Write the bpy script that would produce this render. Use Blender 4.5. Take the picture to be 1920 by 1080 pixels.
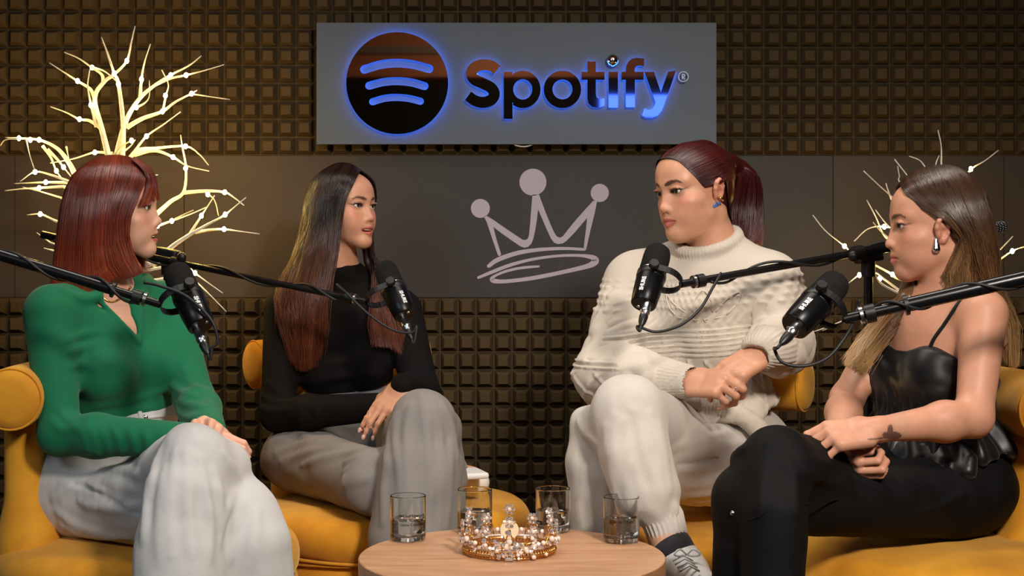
import bpy, bmesh, math, random
import numpy as np
from mathutils import Vector, Matrix

# ------------------------------------------------------------------ camera, world, lights, exposure
for _o in list(bpy.data.objects):
    bpy.data.objects.remove(_o)
SC = bpy.context.scene
COL = SC.collection
FPX, CAMZ, HORIZON = 2900.0, 1.06, 460.0      # focal length in pixels of the 1920 frame, camera height, horizon row
cam_data = bpy.data.cameras.new('camera')
cam_data.sensor_width = 36.0
cam_data.lens = 36.0 * FPX / 1920.0
cam_data.shift_y = (HORIZON - 540.0) / 1920.0
cam_data.clip_start = 0.05
cam_data.dof.use_dof = False
cam = bpy.data.objects.new('camera', cam_data)
cam.location = (0, 0, CAMZ)
cam.rotation_euler = (math.pi / 2, 0, 0)
COL.objects.link(cam)
SC.camera = cam

world = bpy.data.worlds.new('world')
SC.world = world
world.use_nodes = True
world.node_tree.nodes['Background'].inputs[0].default_value = (0.05, 0.055, 0.07, 1)
world.node_tree.nodes['Background'].inputs[1].default_value = 0.10


def area_light(name, loc, target, sx, sy, watts, col, spread=math.pi):
    d = bpy.data.lights.new(name, 'AREA')
    d.shape = 'RECTANGLE'
    d.size, d.size_y, d.energy, d.color, d.spread = sx, sy, watts, col, spread
    o = bpy.data.objects.new(name, d)
    o.location = loc
    o.rotation_euler = (Vector(target) - Vector(loc)).to_track_quat('-Z', 'Y').to_euler()
    COL.objects.link(o)
    return o


area_light('key_softbox', (1.05, 0.60, 2.42), (0.0, 3.3, 0.60), 0.38, 0.38, 22, (1.0, 0.91, 0.81), math.radians(80))
area_light('fill_softbox', (-1.8, 0.8, 2.2), (0.1, 3.6, 0.7), 0.9, 0.7, 6, (0.74, 0.88, 1.0), math.radians(90))
area_light('overhead_softbox', (0.0, 3.3, 2.55), (0.0, 3.3, 0.5), 2.2, 0.4, 15, (1.0, 0.93, 0.84), math.radians(120))
SC.view_settings.view_transform = 'Standard'
SC.view_settings.look = 'None'
SC.view_settings.gamma = 1.0
SC.view_settings.use_curve_mapping = False
SC.view_settings.exposure = 0.0


# ------------------------------------------------------------------ small helpers
def P(px, py, D):
    """point seen at pixel (px, py) of the 1920x1080 photograph when it stands D metres away"""
    return np.array([(px - 960.0) * D / FPX, D, CAMZ + (HORIZON - py) * D / FPX])


def lin(c):
    c = c / 255.0
    return c / 12.92 if c <= 0.04045 else ((c + 0.055) / 1.055) ** 2.4


def rgb(r, g, b):
    return (lin(r), lin(g), lin(b))


def tag(o, label=None, cat=None, group=None, kind=None):
    if label: o['label'] = label
    if cat: o['category'] = cat
    if group: o['group'] = group
    if kind: o['kind'] = kind
    return o


def empty(name, loc, label=None, cat=None, group=None, rz=0.0):
    o = bpy.data.objects.new(name, None)
    o.empty_display_size = 0.05
    o.location = loc
    o.rotation_euler = (0, 0, rz)
    COL.objects.link(o)
    tag(o, label, cat, group)
    o['_rz'] = rz
    return o


def link(name, me, mat=None, parent=None, smooth=False, loc=None):
    """link a mesh given in WORLD coordinates; with a parent Empty, keep the world position"""
    o = bpy.data.objects.new(name, me)
    COL.objects.link(o)
    if mat is not None and len(me.materials) == 0:
        me.materials.append(mat)
    if smooth:
        me.polygons.foreach_set('use_smooth', np.ones(len(me.polygons), dtype=bool))
    if parent is not None:
        o.parent = parent
        if not parent.get('_local'):
            M = Matrix.Identity(4)
            p = parent
            chain = []
            while p is not None:
                chain.append(p)
                p = p.parent
            for q in reversed(chain):
                M = M @ q.matrix_parent_inverse @ Matrix.LocRotScale(q.location, q.rotation_euler, q.scale)
            o.matrix_parent_inverse = M.inverted()
    if loc is not None:
        o.location = loc
    return o


def mesh_np(name, V, faces, quads=None):
    """mesh from arrays; faces = (n,3) or (n,4) array, or a list of index lists"""
    me = bpy.data.meshes.new(name)
    if isinstance(faces, np.ndarray):
        n, k = faces.shape
        me.vertices.add(len(V))
        me.vertices.foreach_set('co', np.asarray(V, dtype=np.float32).ravel())
        me.loops.add(n * k)
        me.loops.foreach_set('vertex_index', faces.astype(np.int32).ravel())
        me.polygons.add(n)
        me.polygons.foreach_set('loop_start', np.arange(0, n * k, k, dtype=np.int32))
        me.update(calc_edges=True)
    else:
        me.from_pydata([tuple(map(float, v)) for v in V], [], faces)
        me.update()
    return me


class MB:
    """collects simple shapes into one mesh"""
    def __init__(s):
        s.v, s.f = [], []

    def add(s, V, Fc):
        o = len(s.v)
        s.v += [tuple(map(float, q)) for q in V]
        s.f += [[i + o for i in f] for f in Fc]
        return s

    def box(s, lo, hi):
        x0, y0, z0 = lo
        x1, y1, z1 = hi
        return s.add([(x0, y0, z0), (x1, y0, z0), (x1, y1, z0), (x0, y1, z0), (x0, y0, z1), (x1, y0, z1), (x1, y1, z1), (x0, y1, z1)],
                     [[0, 3, 2, 1], [4, 5, 6, 7], [0, 1, 5, 4], [1, 2, 6, 5], [2, 3, 7, 6], [3, 0, 4, 7]])

    def lathe(s, prof, n=24, M=None, closed=False):
        """prof: list of (r, z) from bottom to top, around z; M 4x4 matrix"""
        V, Fc = [], []
        m = len(prof)
        for r, z in prof:
            for i in range(n):
                a = 2 * math.pi * i / n
                V.append(Vector((r * math.cos(a), r * math.sin(a), z)))
        for j in range(m - 1 + (1 if closed else 0)):
            j2 = (j + 1) % m
            for i in range(n):
                i2 = (i + 1) % n
                Fc.append([j * n + i, j * n + i2, j2 * n + i2, j2 * n + i])
        if not closed:
            if prof[0][0] > 1e-6: Fc.append([i for i in range(n)][::-1])
            if prof[-1][0] > 1e-6: Fc.append([(m - 1) * n + i for i in range(n)])
        if M is not None:
            V = [M @ v for v in V]
        return s.add(V, Fc)

    def tube(s, pts, rad, n=8, cap=True):
        """tube along points; rad number or list"""
        pts = [Vector(p) for p in pts]
        m = len(pts)
        if not hasattr(rad, '__len__'): rad = [rad] * m
        V, Fc = [], []
        prev = None
        for j in range(m):
            t = (pts[min(j + 1, m - 1)] - pts[max(j - 1, 0)]).normalized()
            if prev is None:
                a = Vector((0, 0, 1)) if abs(t.z) < 0.9 else Vector((1, 0, 0))
                prev = t.cross(a).normalized()
            u = (prev - t * prev.dot(t)).normalized()
            w = t.cross(u)
            prev = u
            for i in range(n):
                a = 2 * math.pi * i / n
                V.append(pts[j] + (u * math.cos(a) + w * math.sin(a)) * rad[j])
        for j in range(m - 1):
            for i in range(n):
                i2 = (i + 1) % n
                Fc.append([j * n + i, j * n + i2, (j + 1) * n + i2, (j + 1) * n + i])
        if cap:
            Fc.append([i for i in range(n)][::-1])
            Fc.append([(m - 1) * n + i for i in range(n)])
        return s.add(V, Fc)

    def ball(s, c, r, n=10, m=6, M=None):
        if not hasattr(r, '__len__'): r = (r, r, r)
        V, Fc = [], []
        for j in range(m + 1):
            th = math.pi * j / m
            for i in range(n):
                a = 2 * math.pi * i / n
                V.append(Vector((r[0] * math.sin(th) * math.cos(a), r[1] * math.sin(th) * math.sin(a), r[2] * math.cos(th))))
        for j in range(m):
            for i in range(n):
                i2 = (i + 1) % n
                Fc.append([j * n + i, (j + 1) * n + i, (j + 1) * n + i2, j * n + i2])
        if M is not None:
            V = [M @ v for v in V]
        c = Vector(c)
        return s.add([v + c for v in V], Fc)

    def mesh(s, name):
        me = bpy.data.meshes.new(name)
        me.from_pydata(s.v, [], s.f)
        me.update()
        return me

    def build(s, name, mat, parent=None, smooth=False, bevel=0.0, clean=True):
        me = s.mesh(name)
        bm = bmesh.new()
        bm.from_mesh(me)
        if clean:
            bmesh.ops.remove_doubles(bm, verts=bm.verts, dist=1e-6)
            bmesh.ops.dissolve_degenerate(bm, edges=bm.edges, dist=1e-7)
            bmesh.ops.recalc_face_normals(bm, faces=bm.faces)
        if bevel > 0:
            es = [e for e in bm.edges if len(e.link_faces) == 2 and e.calc_face_angle(0) > 0.6]
            bmesh.ops.bevel(bm, geom=es, offset=bevel, segments=2, affect='EDGES', profile=0.7)
        bm.to_mesh(me)
        bm.free()
        o = link(name, me, mat, parent)
        if smooth:
            me.polygons.foreach_set('use_smooth', np.ones(len(me.polygons), dtype=bool))
            if smooth != 'all':
                me.set_sharp_from_angle(angle=0.7)
        return o


def catmull(pts, n):
    """n points along a Catmull-Rom spline through pts"""
    pts = np.asarray(pts, dtype=float)
    m = len(pts)
    if m == 2:
        t = np.linspace(0, 1, n)[:, None]
        return pts[0] * (1 - t) + pts[1] * t
    ext = np.vstack([2 * pts[0] - pts[1], pts, 2 * pts[-1] - pts[-2]])
    u = np.linspace(0, m - 1, n)
    i = np.minimum(u.astype(int), m - 2)
    t = (u - i)[:, None]
    p0, p1, p2, p3 = ext[i], ext[i + 1], ext[i + 2], ext[i + 3]
    return 0.5 * ((2 * p1) + (-p0 + p2) * t + (2 * p0 - 5 * p1 + 4 * p2 - p3) * t ** 2 + (-p0 + 3 * p1 - 3 * p2 + p3) * t ** 3)


# ------------------------------------------------------------------ materials
def mat_new(name):
    m = bpy.data.materials.new(name)
    m.use_nodes = True
    nt = m.node_tree
    return m, nt, nt.nodes['Principled BSDF']


def simple(name, col, rough=0.5, metal=0.0, var=0.0, scale=8.0, bump=0.0, bscale=60.0, sheen=0.0, coat=0.0, spec=0.5, emit=None, estr=0.0,
           trans=0.0, ior=1.45, sss=0.0, stretch=(1, 1, 1), attr=None, col2=None):
    """principled material with optional noise colour variation (between col and col2 or darker col), noise bump and vertex colour"""
    m, nt, b = mat_new(name)
    N, L = nt.nodes, nt.links
    b.inputs['Base Color'].default_value = (*col, 1)
    b.inputs['Roughness'].default_value = rough
    b.inputs['Metallic'].default_value = metal
    b.inputs['Specular IOR Level'].default_value = spec
    b.inputs['IOR'].default_value = ior
    b.inputs['Transmission Weight'].default_value = trans
    b.inputs['Sheen Weight'].default_value = sheen
    b.inputs['Coat Weight'].default_value = coat
    if sss > 0:
        b.inputs['Subsurface Weight'].default_value = sss
        b.inputs['Subsurface Radius'].default_value = (0.012, 0.005, 0.003)
        b.inputs['Subsurface Scale'].default_value = 0.6
    if emit:
        b.inputs['Emission Color'].default_value = (*emit, 1)
        b.inputs['Emission Strength'].default_value = estr
    tc = N.new('ShaderNodeTexCoord')
    mp = N.new('ShaderNodeMapping')
    mp.inputs['Scale'].default_value = stretch
    L.new(tc.outputs['Object'], mp.inputs['Vector'])
    src = None
    if attr:
        a = N.new('ShaderNodeAttribute')
        a.attribute_name = attr
        src = a.outputs['Color']
        L.new(src, b.inputs['Base Color'])
    if var > 0 or col2:
        n = N.new('ShaderNodeTexNoise')
        n.inputs['Scale'].default_value = scale
        n.inputs['Detail'].default_value = 5
        n.inputs['Roughness'].default_value = 0.6
        L.new(mp.outputs['Vector'], n.inputs['Vector'])
        r = N.new('ShaderNodeMapRange')
        r.inputs['From Min'].default_value = 0.32
        r.inputs['From Max'].default_value = 0.68
        L.new(n.outputs['Fac'], r.inputs['Value'])
        mx = N.new('ShaderNodeMix')
        mx.data_type = 'RGBA'
        L.new(r.outputs['Result'], mx.inputs['Factor'])
        if src:
            mul = N.new('ShaderNodeMix')
            mul.data_type = 'RGBA'
            mul.blend_type = 'MULTIPLY'
            mul.inputs['Factor'].default_value = 1.0
            mx.inputs['A'].default_value = (1 - var, 1 - var, 1 - var, 1)
            mx.inputs['B'].default_value = (1 + var * .5, 1 + var * .5, 1 + var * .5, 1)
            L.new(src, mul.inputs['A'])
            L.new(mx.outputs['Result'], mul.inputs['B'])
            L.new(mul.outputs['Result'], b.inputs['Base Color'])
        else:
            c2 = col2 or tuple(c * (1 - var) for c in col)
            mx.inputs['A'].default_value = (*c2, 1)
            mx.inputs['B'].default_value = (*col, 1)
            L.new(mx.outputs['Result'], b.inputs['Base Color'])
    if bump > 0:
        n2 = N.new('ShaderNodeTexNoise')
        n2.inputs['Scale'].default_value = bscale
        n2.inputs['Detail'].default_value = 3
        L.new(mp.outputs['Vector'], n2.inputs['Vector'])
        bp = N.new('ShaderNodeBump')
        bp.inputs['Strength'].default_value = bump
        bp.inputs['Distance'].default_value = 0.002
        L.new(n2.outputs['Fac'], bp.inputs['Height'])
        L.new(bp.outputs['Normal'], b.inputs['Normal'])
    return m


def vcol(me, cols, name='col'):
    a = me.color_attributes.new(name, 'FLOAT_COLOR', 'POINT')
    c = np.ones((len(me.vertices), 4), dtype=np.float32)
    c[:, :3] = cols
    a.data.foreach_set('color', c.ravel())


# ------------------------------------------------------------------ implicit modelling: smooth unions of tapered limbs, meshed with surface nets
def unit(v):
    v = np.asarray(v, dtype=float)
    return v / np.linalg.norm(v)


class Fld:
    def __init__(s):
        s.ops = []
        s.R, s.t, s.s = np.eye(3), np.zeros(3), 1.0
        s.disp, s.dmax = None, 0.0

    def frame(s, R=None, t=None, sc=1.0):
        s.R = np.eye(3) if R is None else np.asarray(R, float)      # columns = local axes in world
        s.t = np.zeros(3) if t is None else np.asarray(t, float)
        s.s = sc
        return s

    def w(s, p):
        return s.t + s.s * (s.R @ np.asarray(p, float))

    def rc(s, a, b, ra, rb=None, k=0.02, op='u'):
        rb = ra if rb is None else rb
        s.ops.append((op, 'rc', (s.w(a), s.w(b), ra * s.s, rb * s.s), max(k * s.s, 1e-5)))
        return s

    def chain(s, pts, rads, k=0.02, op='u'):
        """one tapered tube through several points"""
        s.ops.append((op, 'ch', (np.array([s.w(q) for q in pts]), np.asarray(rads, float) * s.s), max(k * s.s, 1e-5)))
        return s

    def ell(s, c, r, k=0.02, op='u', rot=None):
        R = s.R if rot is None else s.R @ np.asarray(rot, float)
        r = (r, r, r) if not hasattr(r, '__len__') else r
        s.ops.append((op, 'el', (s.w(c), np.asarray(r, float) * s.s, R), max(k * s.s, 1e-5)))
        return s

    def box(s, c, hs, r=0.005, k=0.01, op='u', rot=None):
        R = s.R if rot is None else s.R @ np.asarray(rot, float)
        s.ops.append((op, 'bx', (s.w(c), np.asarray(hs, float) * s.s, r * s.s, R), max(k * s.s, 1e-5)))
        return s

    def plane(s, c, n, k=0.004, op='i'):
        """half space: keeps the side n points AWAY from (op i)"""
        s.ops.append((op, 'pl', (s.w(c), s.R @ unit(n)), max(k * s.s, 1e-5)))
        return s

    def extend(s, other):
        s.ops += other.ops
        return s

    @staticmethod
    def prim(kind, a, X):
        if kind == 'rc':
            p, q, ra, rb = a
            ba = (q - p).astype(np.float32)
            pa = X - p.astype(np.float32)
            t = np.clip(pa @ ba / max(float(ba @ ba), 1e-12), 0, 1)
            d = pa - t[:, None] * ba
            return np.sqrt(np.einsum('ij,ij->i', d, d)) - (ra + (rb - ra) * t)
        if kind == 'ch':
            pts, rads = a
            d = None
            for i in range(len(pts) - 1):
                e = Fld.prim('rc', (pts[i], pts[i + 1], rads[i], rads[i + 1]), X)
                d = e if d is None else np.minimum(d, e)
            return d
        if kind == 'el':
            c, r, R = a
            q = (X - c.astype(np.float32)) @ R.astype(np.float32)
            q1 = q / r.astype(np.float32)
            k0 = np.sqrt(np.einsum('ij,ij->i', q1, q1))
            q2 = q1 / r.astype(np.float32)
            k1 = np.sqrt(np.einsum('ij,ij->i', q2, q2))
            return np.where(k1 > 1e-6, k0 * (k0 - 1.0) / np.maximum(k1, 1e-6), -float(r.min()))
        if kind == 'bx':
            c, hs, rr, R = a
            q = np.abs((X - c.astype(np.float32)) @ R.astype(np.float32)) - (hs - rr).astype(np.float32)
            m = np.maximum(q, 0)
            return np.sqrt(np.einsum('ij,ij->i', m, m)) + np.minimum(q.max(axis=1), 0) - rr
        if kind == 'pl':
            c, n = a
            return (X - c.astype(np.float32)) @ n.astype(np.float32)

    def ev(s, X, ops=None, raw=False):
        X = np.asarray(X, dtype=np.float32)
        d = np.full(len(X), 10.0, np.float32)
        for op, kind, a, k in (s.ops if ops is None else ops):
            e = s.prim(kind, a, X)
            if op == 'u':
                h = np.maximum(k - np.abs(d - e), 0) / k
                d = np.minimum(d, e) - h * h * (k * 0.25)
            elif op == 's':
                h = np.maximum(k - np.abs(d + e), 0) / k
                d = np.maximum(d, -e) + h * h * (k * 0.25)
            else:
                h = np.maximum(k - np.abs(d - e), 0) / k
                d = np.maximum(d, e) + h * h * (k * 0.25)
        if s.disp is not None and not raw:
            d = d - s.disp(X)
        return d

    def grid(s, lo, hi, h):
        lo = np.asarray(lo, float)
        B = 16
        nb = np.ceil((np.asarray(hi, float) - lo) / (h * B)).astype(int)
        n = nb * B
        G = np.empty(n, np.float32)
        bi = np.stack(np.meshgrid(*[np.arange(q) for q in nb], indexing='ij'), -1).reshape(-1, 3)
        ctr = lo + (bi * B + (B - 1) / 2) * h
        hd = math.sqrt(3) * B / 2 * h
        dc = s.ev(ctr, raw=True)
        pd = [s.prim(kind, a, ctr.astype(np.float32)) for op, kind, a, k in s.ops]
        loc = np.stack(np.meshgrid(*[np.arange(B)] * 3, indexing='ij'), -1).reshape(-1, 3) * h
        marg = s.dmax + 2 * h
        for j in range(len(bi)):
            b = bi[j] * B
            sl = (slice(b[0], b[0] + B), slice(b[1], b[1] + B), slice(b[2], b[2] + B))
            if abs(dc[j]) > hd * 1.6 + marg:
                G[sl] = dc[j]
                continue
            ops = []
            for (o, e) in zip(s.ops, pd):
                if o[0] == 'i':
                    if e[j] + hd * 1.2 < -o[3] - marg: continue
                elif e[j] - hd * 1.4 > o[3] + marg: continue
                ops.append(o)
            G[sl] = s.ev(lo + b * h + loc, ops).reshape(B, B, B) if ops else 10.0
        return G, lo

    def mesh(s, lo, hi, h):
        G, lo = s.grid(lo, hi, h)
        V, Q = surface_nets(G)
        return lo + V * h, Q


def surface_nets(G):
    occ = G < 0
    c = [(i, j, k) for i in (0, 1) for j in (0, 1) for k in (0, 1)]
    n = np.array(G.shape) - 1
    def sub(A, o): return A[o[0]:o[0] + n[0], o[1]:o[1] + n[1], o[2]:o[2] + n[2]]
    cnt = np.zeros(tuple(n), np.uint8)
    for o in c: cnt += sub(occ, o)
    act = (cnt > 0) & (cnt < 8)
    I = np.argwhere(act)
    if len(I) == 0:
        return np.zeros((0, 3)), np.zeros((0, 4), int)
    vals = np.stack([G[I[:, 0] + o[0], I[:, 1] + o[1], I[:, 2] + o[2]] for o in c], 1)
    acc = np.zeros((len(I), 3))
    num = np.zeros(len(I))
    for a in range(8):
        for b in range(a + 1, 8):
            da = np.array(c[b]) - np.array(c[a])
            if np.abs(da).sum() != 1: continue
            va, vb = vals[:, a], vals[:, b]
            m = (va < 0) != (vb < 0)
            t = np.where(m, va / np.where(m, va - vb, 1), 0)
            acc += np.where(m[:, None], np.array(c[a]) + t[:, None] * da, 0)
            num += m
    V = I + acc / num[:, None]
    idx = np.full(tuple(n), -1, np.int64)
    idx[I[:, 0], I[:, 1], I[:, 2]] = np.arange(len(I))
    Q = []
    for ax in range(3):
        o = [0, 0, 0]; o[ax] = 1
        a = occ[1:n[0], 1:n[1], 1:n[2]]
        sl = [slice(1, n[0]), slice(1, n[1]), slice(1, n[2])]
        sl[ax] = slice(2, n[ax] + 1)
        # edge from grid point g to g+ax, for g in 1..n-1
        b = occ[tuple(sl)]
        E = np.argwhere(a != b) + 1
        if len(E) == 0: continue
        E = E[(E[:, ax] < n[ax])]
        u, v = (ax + 1) % 3, (ax + 2) % 3
        du = np.zeros(3, int); du[u] = 1
        dv = np.zeros(3, int); dv[v] = 1
        q = np.stack([idx[tuple((E - x).T)] for x in (du + dv, dv, 0 * du, du)], 1)
        flip = ~occ[tuple(E.T)]
        q[flip] = q[flip][:, ::-1]
        Q.append(q)
    Q = np.vstack(Q)
    Q = Q[(Q >= 0).all(1)]
    return V, Q


def vnormals(V, Q):
    n = np.cross(V[Q[:, 2]] - V[Q[:, 0]], V[Q[:, 3]] - V[Q[:, 1]])
    N = np.zeros_like(V)
    for i in range(4):
        np.add.at(N, Q[:, i], n)
    return N / np.maximum(np.linalg.norm(N, axis=1, keepdims=True), 1e-12)


def smoothstep(a, b, x):
    t = np.clip((x - a) / (b - a), 0, 1)
    return t * t * (3 - 2 * t)


def march(fld, px, py, d0=2.2, d1=4.7):
    """depth at which the camera ray of a pixel meets the field"""
    D = np.arange(d0, d1, 0.004)
    X = np.stack([P(px, py, d) for d in D])
    e = fld.ev(X)
    i = np.argmax(e < 0)
    if e[i] >= 0: i = int(np.argmin(e))
    return D[i]


def on(fld, px, py, out=0.0):
    D = march(fld, px, py)
    return P(px, py, D - out)


def wave_noise(seed, amp, freq, n=6, aniso=(1, 1, 1)):
    rng = np.random.RandomState(seed)
    K = rng.normal(size=(n, 3)) * np.asarray(aniso) * freq
    ph = rng.uniform(0, 6.28, n)
    def f(X):
        out = np.zeros(len(X), np.float32)
        for i in range(n):
            out += np.sin(X @ K[i].astype(np.float32) + np.float32(ph[i]))
        return out * (amp / n ** 0.5)
    return f


def cloth_noise(seed, amp=.0020):
    a = wave_noise(seed, amp, 26)
    b = wave_noise(seed + 1, amp * .55, 62, 7, (1, 1, .28))
    c = wave_noise(seed + 2, amp * .22, 150, 8, (1, 1, .35))
    m = wave_noise(seed + 3, 1.0, 14)
    return lambda X: a(X) + (b(X) + c(X)) * np.clip(.6 + .6 * m(X), 0, 1.6)


def bb(x0, y0, x1, y1, D0, D1):
    """world box around a pixel rectangle between two distances"""
    Q = np.array([P(x, y, D) for x in (x0, x1) for y in (y0, y1) for D in (D0, D1)])
    return Q.min(0), Q.max(0)


def on_path(fld, pts, out=.003, n=24):
    """points laid on a surface along a pixel polyline"""
    pp = catmull(np.array([(x, y, 0) for x, y in pts], float), n)
    D = np.array([march(fld, x, y) for x, y, _ in pp])
    D = np.convolve(np.pad(D, 2, mode='edge'), np.ones(5) / 5, 'valid')
    return [P(x, y, d - out) for (x, y, _), d in zip(pp, D)]


# ------------------------------------------------------------------ the room
def noise_mat_foam():
    m = simple('charcoal_foam', rgb(78, 65, 46), .95, var=.18, scale=9, bump=.35, bscale=700, spec=.15)
    nt = m.node_tree
    N, L = nt.nodes, nt.links
    b = N['Principled BSDF']
    # pale dust specks
    tc = N.new('ShaderNodeTexCoord')
    vo = N.new('ShaderNodeTexVoronoi')
    vo.inputs['Scale'].default_value = 55
    L.new(tc.outputs['Object'], vo.inputs['Vector'])
    lt = N.new('ShaderNodeMath'); lt.operation = 'LESS_THAN'; lt.inputs[1].default_value = 0.035
    L.new(vo.outputs['Distance'], lt.inputs[0])
    mx = N.new('ShaderNodeMix'); mx.data_type = 'RGBA'
    src = b.inputs['Base Color'].links[0].from_socket
    L.new(src, mx.inputs['A'])
    mx.inputs['B'].default_value = (*rgb(150, 146, 140), 1)
    L.new(lt.outputs[0], mx.inputs['Factor'])
    L.new(mx.outputs['Result'], b.inputs['Base Color'])
    return m


MAT_FOAM = noise_mat_foam()
MAT_WALL = simple('dark_wall_paint', rgb(58, 52, 48), .9, var=.1, scale=3)
MAT_PANEL = simple('brown_wall_board', rgb(60, 49, 40), .62, var=.12, scale=2.5, bump=.06, bscale=90)
MAT_POSTER = simple('charcoal_poster_print', rgb(48, 44, 44), .58, var=.10, scale=2.0, bump=.05, bscale=60)
MAT_CROWN = simple('pale_lilac_print', rgb(172, 163, 180), .6)
MAT_FLOOR = simple('dark_carpet', rgb(44, 42, 42), .95, var=.2, scale=30, bump=.3, bscale=300)
MAT_CEIL = simple('copper_brown_ceiling', rgb(168, 104, 72), .7, var=.08, scale=2)
MAT_CURTAIN = simple('black_curtain', rgb(16, 15, 15), .95, var=.2, scale=6)
YW = 4.70
PITCH = .0545

s_ = MB().box((-2.6, -1.7, -.05), (2.6, YW + .12, 0)).build('floor', MAT_FLOOR); tag(s_, kind='structure')
wall_back = MB().box((-2.6, YW, 0), (2.6, YW + .12, 2.62)).build('wall_back', MAT_WALL); tag(wall_back, kind='structure')
s_ = MB().box((-2.7, -1.7, 0), (-2.6, YW + .12, 2.62)).build('wall_left', MAT_WALL); tag(s_, kind='structure')
s_ = MB().box((2.6, -1.7, 0), (2.7, YW + .12, 2.62)).build('wall_right', MAT_WALL); tag(s_, kind='structure')
s_ = MB().box((-2.6, -1.8, 0), (2.6, -1.7, 2.62)).build('wall_front', MAT_CURTAIN); tag(s_, kind='structure')
s_ = MB().box((-2.7, -1.8, 2.62), (2.7, YW + .12, 2.72)).build('ceiling', MAT_CEIL); tag(s_, kind='structure')

MAT_COPPER = simple('copper_wood_cladding', rgb(176, 106, 72), .6, var=.12, scale=4, stretch=(1, 1, 6))
s_ = MB().box((-2.6, -1.69, 2.24), (2.6, -1.64, 2.62)).build('trim_1', MAT_COPPER); tag(s_, kind='structure')
s_ = MB().box((-2.6, -1.68, 2.40), (2.6, -1.60, 2.45)).build('trim_2', simple('grey_beam', rgb(120, 112, 104), .6)); tag(s_, kind='structure')
lb = empty('led_light_bar', (.88, -1.62, 1.94), 'blue glowing light bar on the black wall behind the camera', 'lamp')
MB().box((.60, -1.69, 1.94), (1.16, -1.655, 2.13)).build('housing', MAT_CURTAIN, lb, bevel=.004)
MB().box((.615, -1.655, 1.955), (1.145, -1.648, 2.115)).build('diffuser', simple('blue_diffuser', (.1, .15, .6), .5, emit=(.05, .13, 1.0), estr=3.0), lb, bevel=.002)
cl = empty('added_fill_lamp', (0.0, -.6, 2.62), 'added warm fill lamp brightening the copper wall behind the camera', 'lamp')  # unseen source, added to brighten the copper cladding that the mirror letters reflect
MB().lathe([(.02, 2.55), (.12, 2.555), (.14, 2.58), (.14, 2.62)], 32, Matrix.Translation((0, -.6, 0))).build('fill_lamp_dome', simple('fill_lamp_glow', rgb(220, 216, 208), .5, emit=(1, .72, .45), estr=40.0), cl, smooth=True)

def foam_mesh(nx, nz):
    """acoustic foam tile, nx by nz blunt pyramids, front towards -y, origin at its lower left back corner"""
    p = PITCH
    V, Fc = [], []
    rings = [(.0, .0), (.0004, -.008), (.0108, -.034), (.0122, -.0358)]       # inset, y
    rng = random.Random(nx * 31 + nz)
    for i in range(nx):
        for j in range(nz):
            o = len(V)
            jx, jz = rng.uniform(-.0007, .0007), rng.uniform(-.0007, .0007)
            for q, (ins, y) in enumerate(rings):
                ins2 = ins + (.0012 if q else .0)
                dx, dz = (jx, jz) if q > 1 else (0, 0)
                x0, x1 = i * p + ins2 + dx, (i + 1) * p - ins2 + dx
                z0, z1 = j * p + ins2 + dz, (j + 1) * p - ins2 + dz
                V += [(x0, y, z0), (x1, y, z0), (x1, y, z1), (x0, y, z1)]
            for q in range(3):
                for k in range(4):
                    k2 = (k + 1) % 4
                    Fc.append([o + q * 4 + k, o + q * 4 + k2, o + q * 4 + 4 + k2, o + q * 4 + 4 + k])
            Fc.append([o + 12, o + 13, o + 14, o + 15])
    # back plate
    o = len(V)
    V += [(0, 0, 0), (nx * p, 0, 0), (nx * p, 0, nz * p), (0, 0, nz * p), (0, -.0095, 0), (nx * p, -.0095, 0), (nx * p, -.0095, nz * p), (0, -.0095, nz * p)]
    Fc += [[o, o + 3, o + 2, o + 1], [o + 4, o + 5, o + 6, o + 7], [o, o + 1, o + 5, o + 4], [o + 1, o + 2, o + 6, o + 5], [o + 2, o + 3, o + 7, o + 6], [o + 3, o, o + 4, o + 7]]
    me = bpy.data.meshes.new('foam_tile')
    me.from_pydata(V, [], Fc)
    me.update()
    me.materials.append(MAT_FOAM)
    return me


ZU = CAMZ + (460 - 291.5) * YW / FPX          # lower edge of the upper foam
ZL = CAMZ + (460 - 558) * YW / FPX            # upper edge of the lower foam
tiles = {}
def foam_tile(ix, z, nx, nz):
    if (nx, nz) not in tiles: tiles[nx, nz] = foam_mesh(nx, nz)
    o = bpy.data.objects.new('foam_tile', tiles[nx, nz])
    COL.objects.link(o)
    o.parent = wall_back
    o.location = (ix * PITCH, YW - .0004, z)
    return o
for ix in (-47, -37, -27, -17, -7, 3, 13, 23, 33):
    foam_tile(ix, ZU, 10, 10)
    foam_tile(ix, ZU + 10 * PITCH, 10, 10)
for ix in (-42, -32, -22, -12, -2, 8, 18, 28):
    foam_tile(ix, ZL - 10 * PITCH, 10, 10)
    foam_tile(ix, ZL - 16 * PITCH, 10, 6)

# smooth boards between the foam
def wx(px, D=YW): return (px - 960) * D / FPX
def wz(py, D=YW): return CAMZ + (HORIZON - py) * D / FPX
xs = [wx(-330), wx(30), wx(346.5), wx(690), wx(1110), wx(1560.5), wx(1880), wx(2230)]
for a, b in zip(xs[:-1], xs[1:]):
    MB().box((a + .0008, YW - .012, ZL + .001), (b - .0008, YW - .0002, ZU - .001)).build('wall_board', MAT_PANEL, wall_back, bevel=.001)


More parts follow.
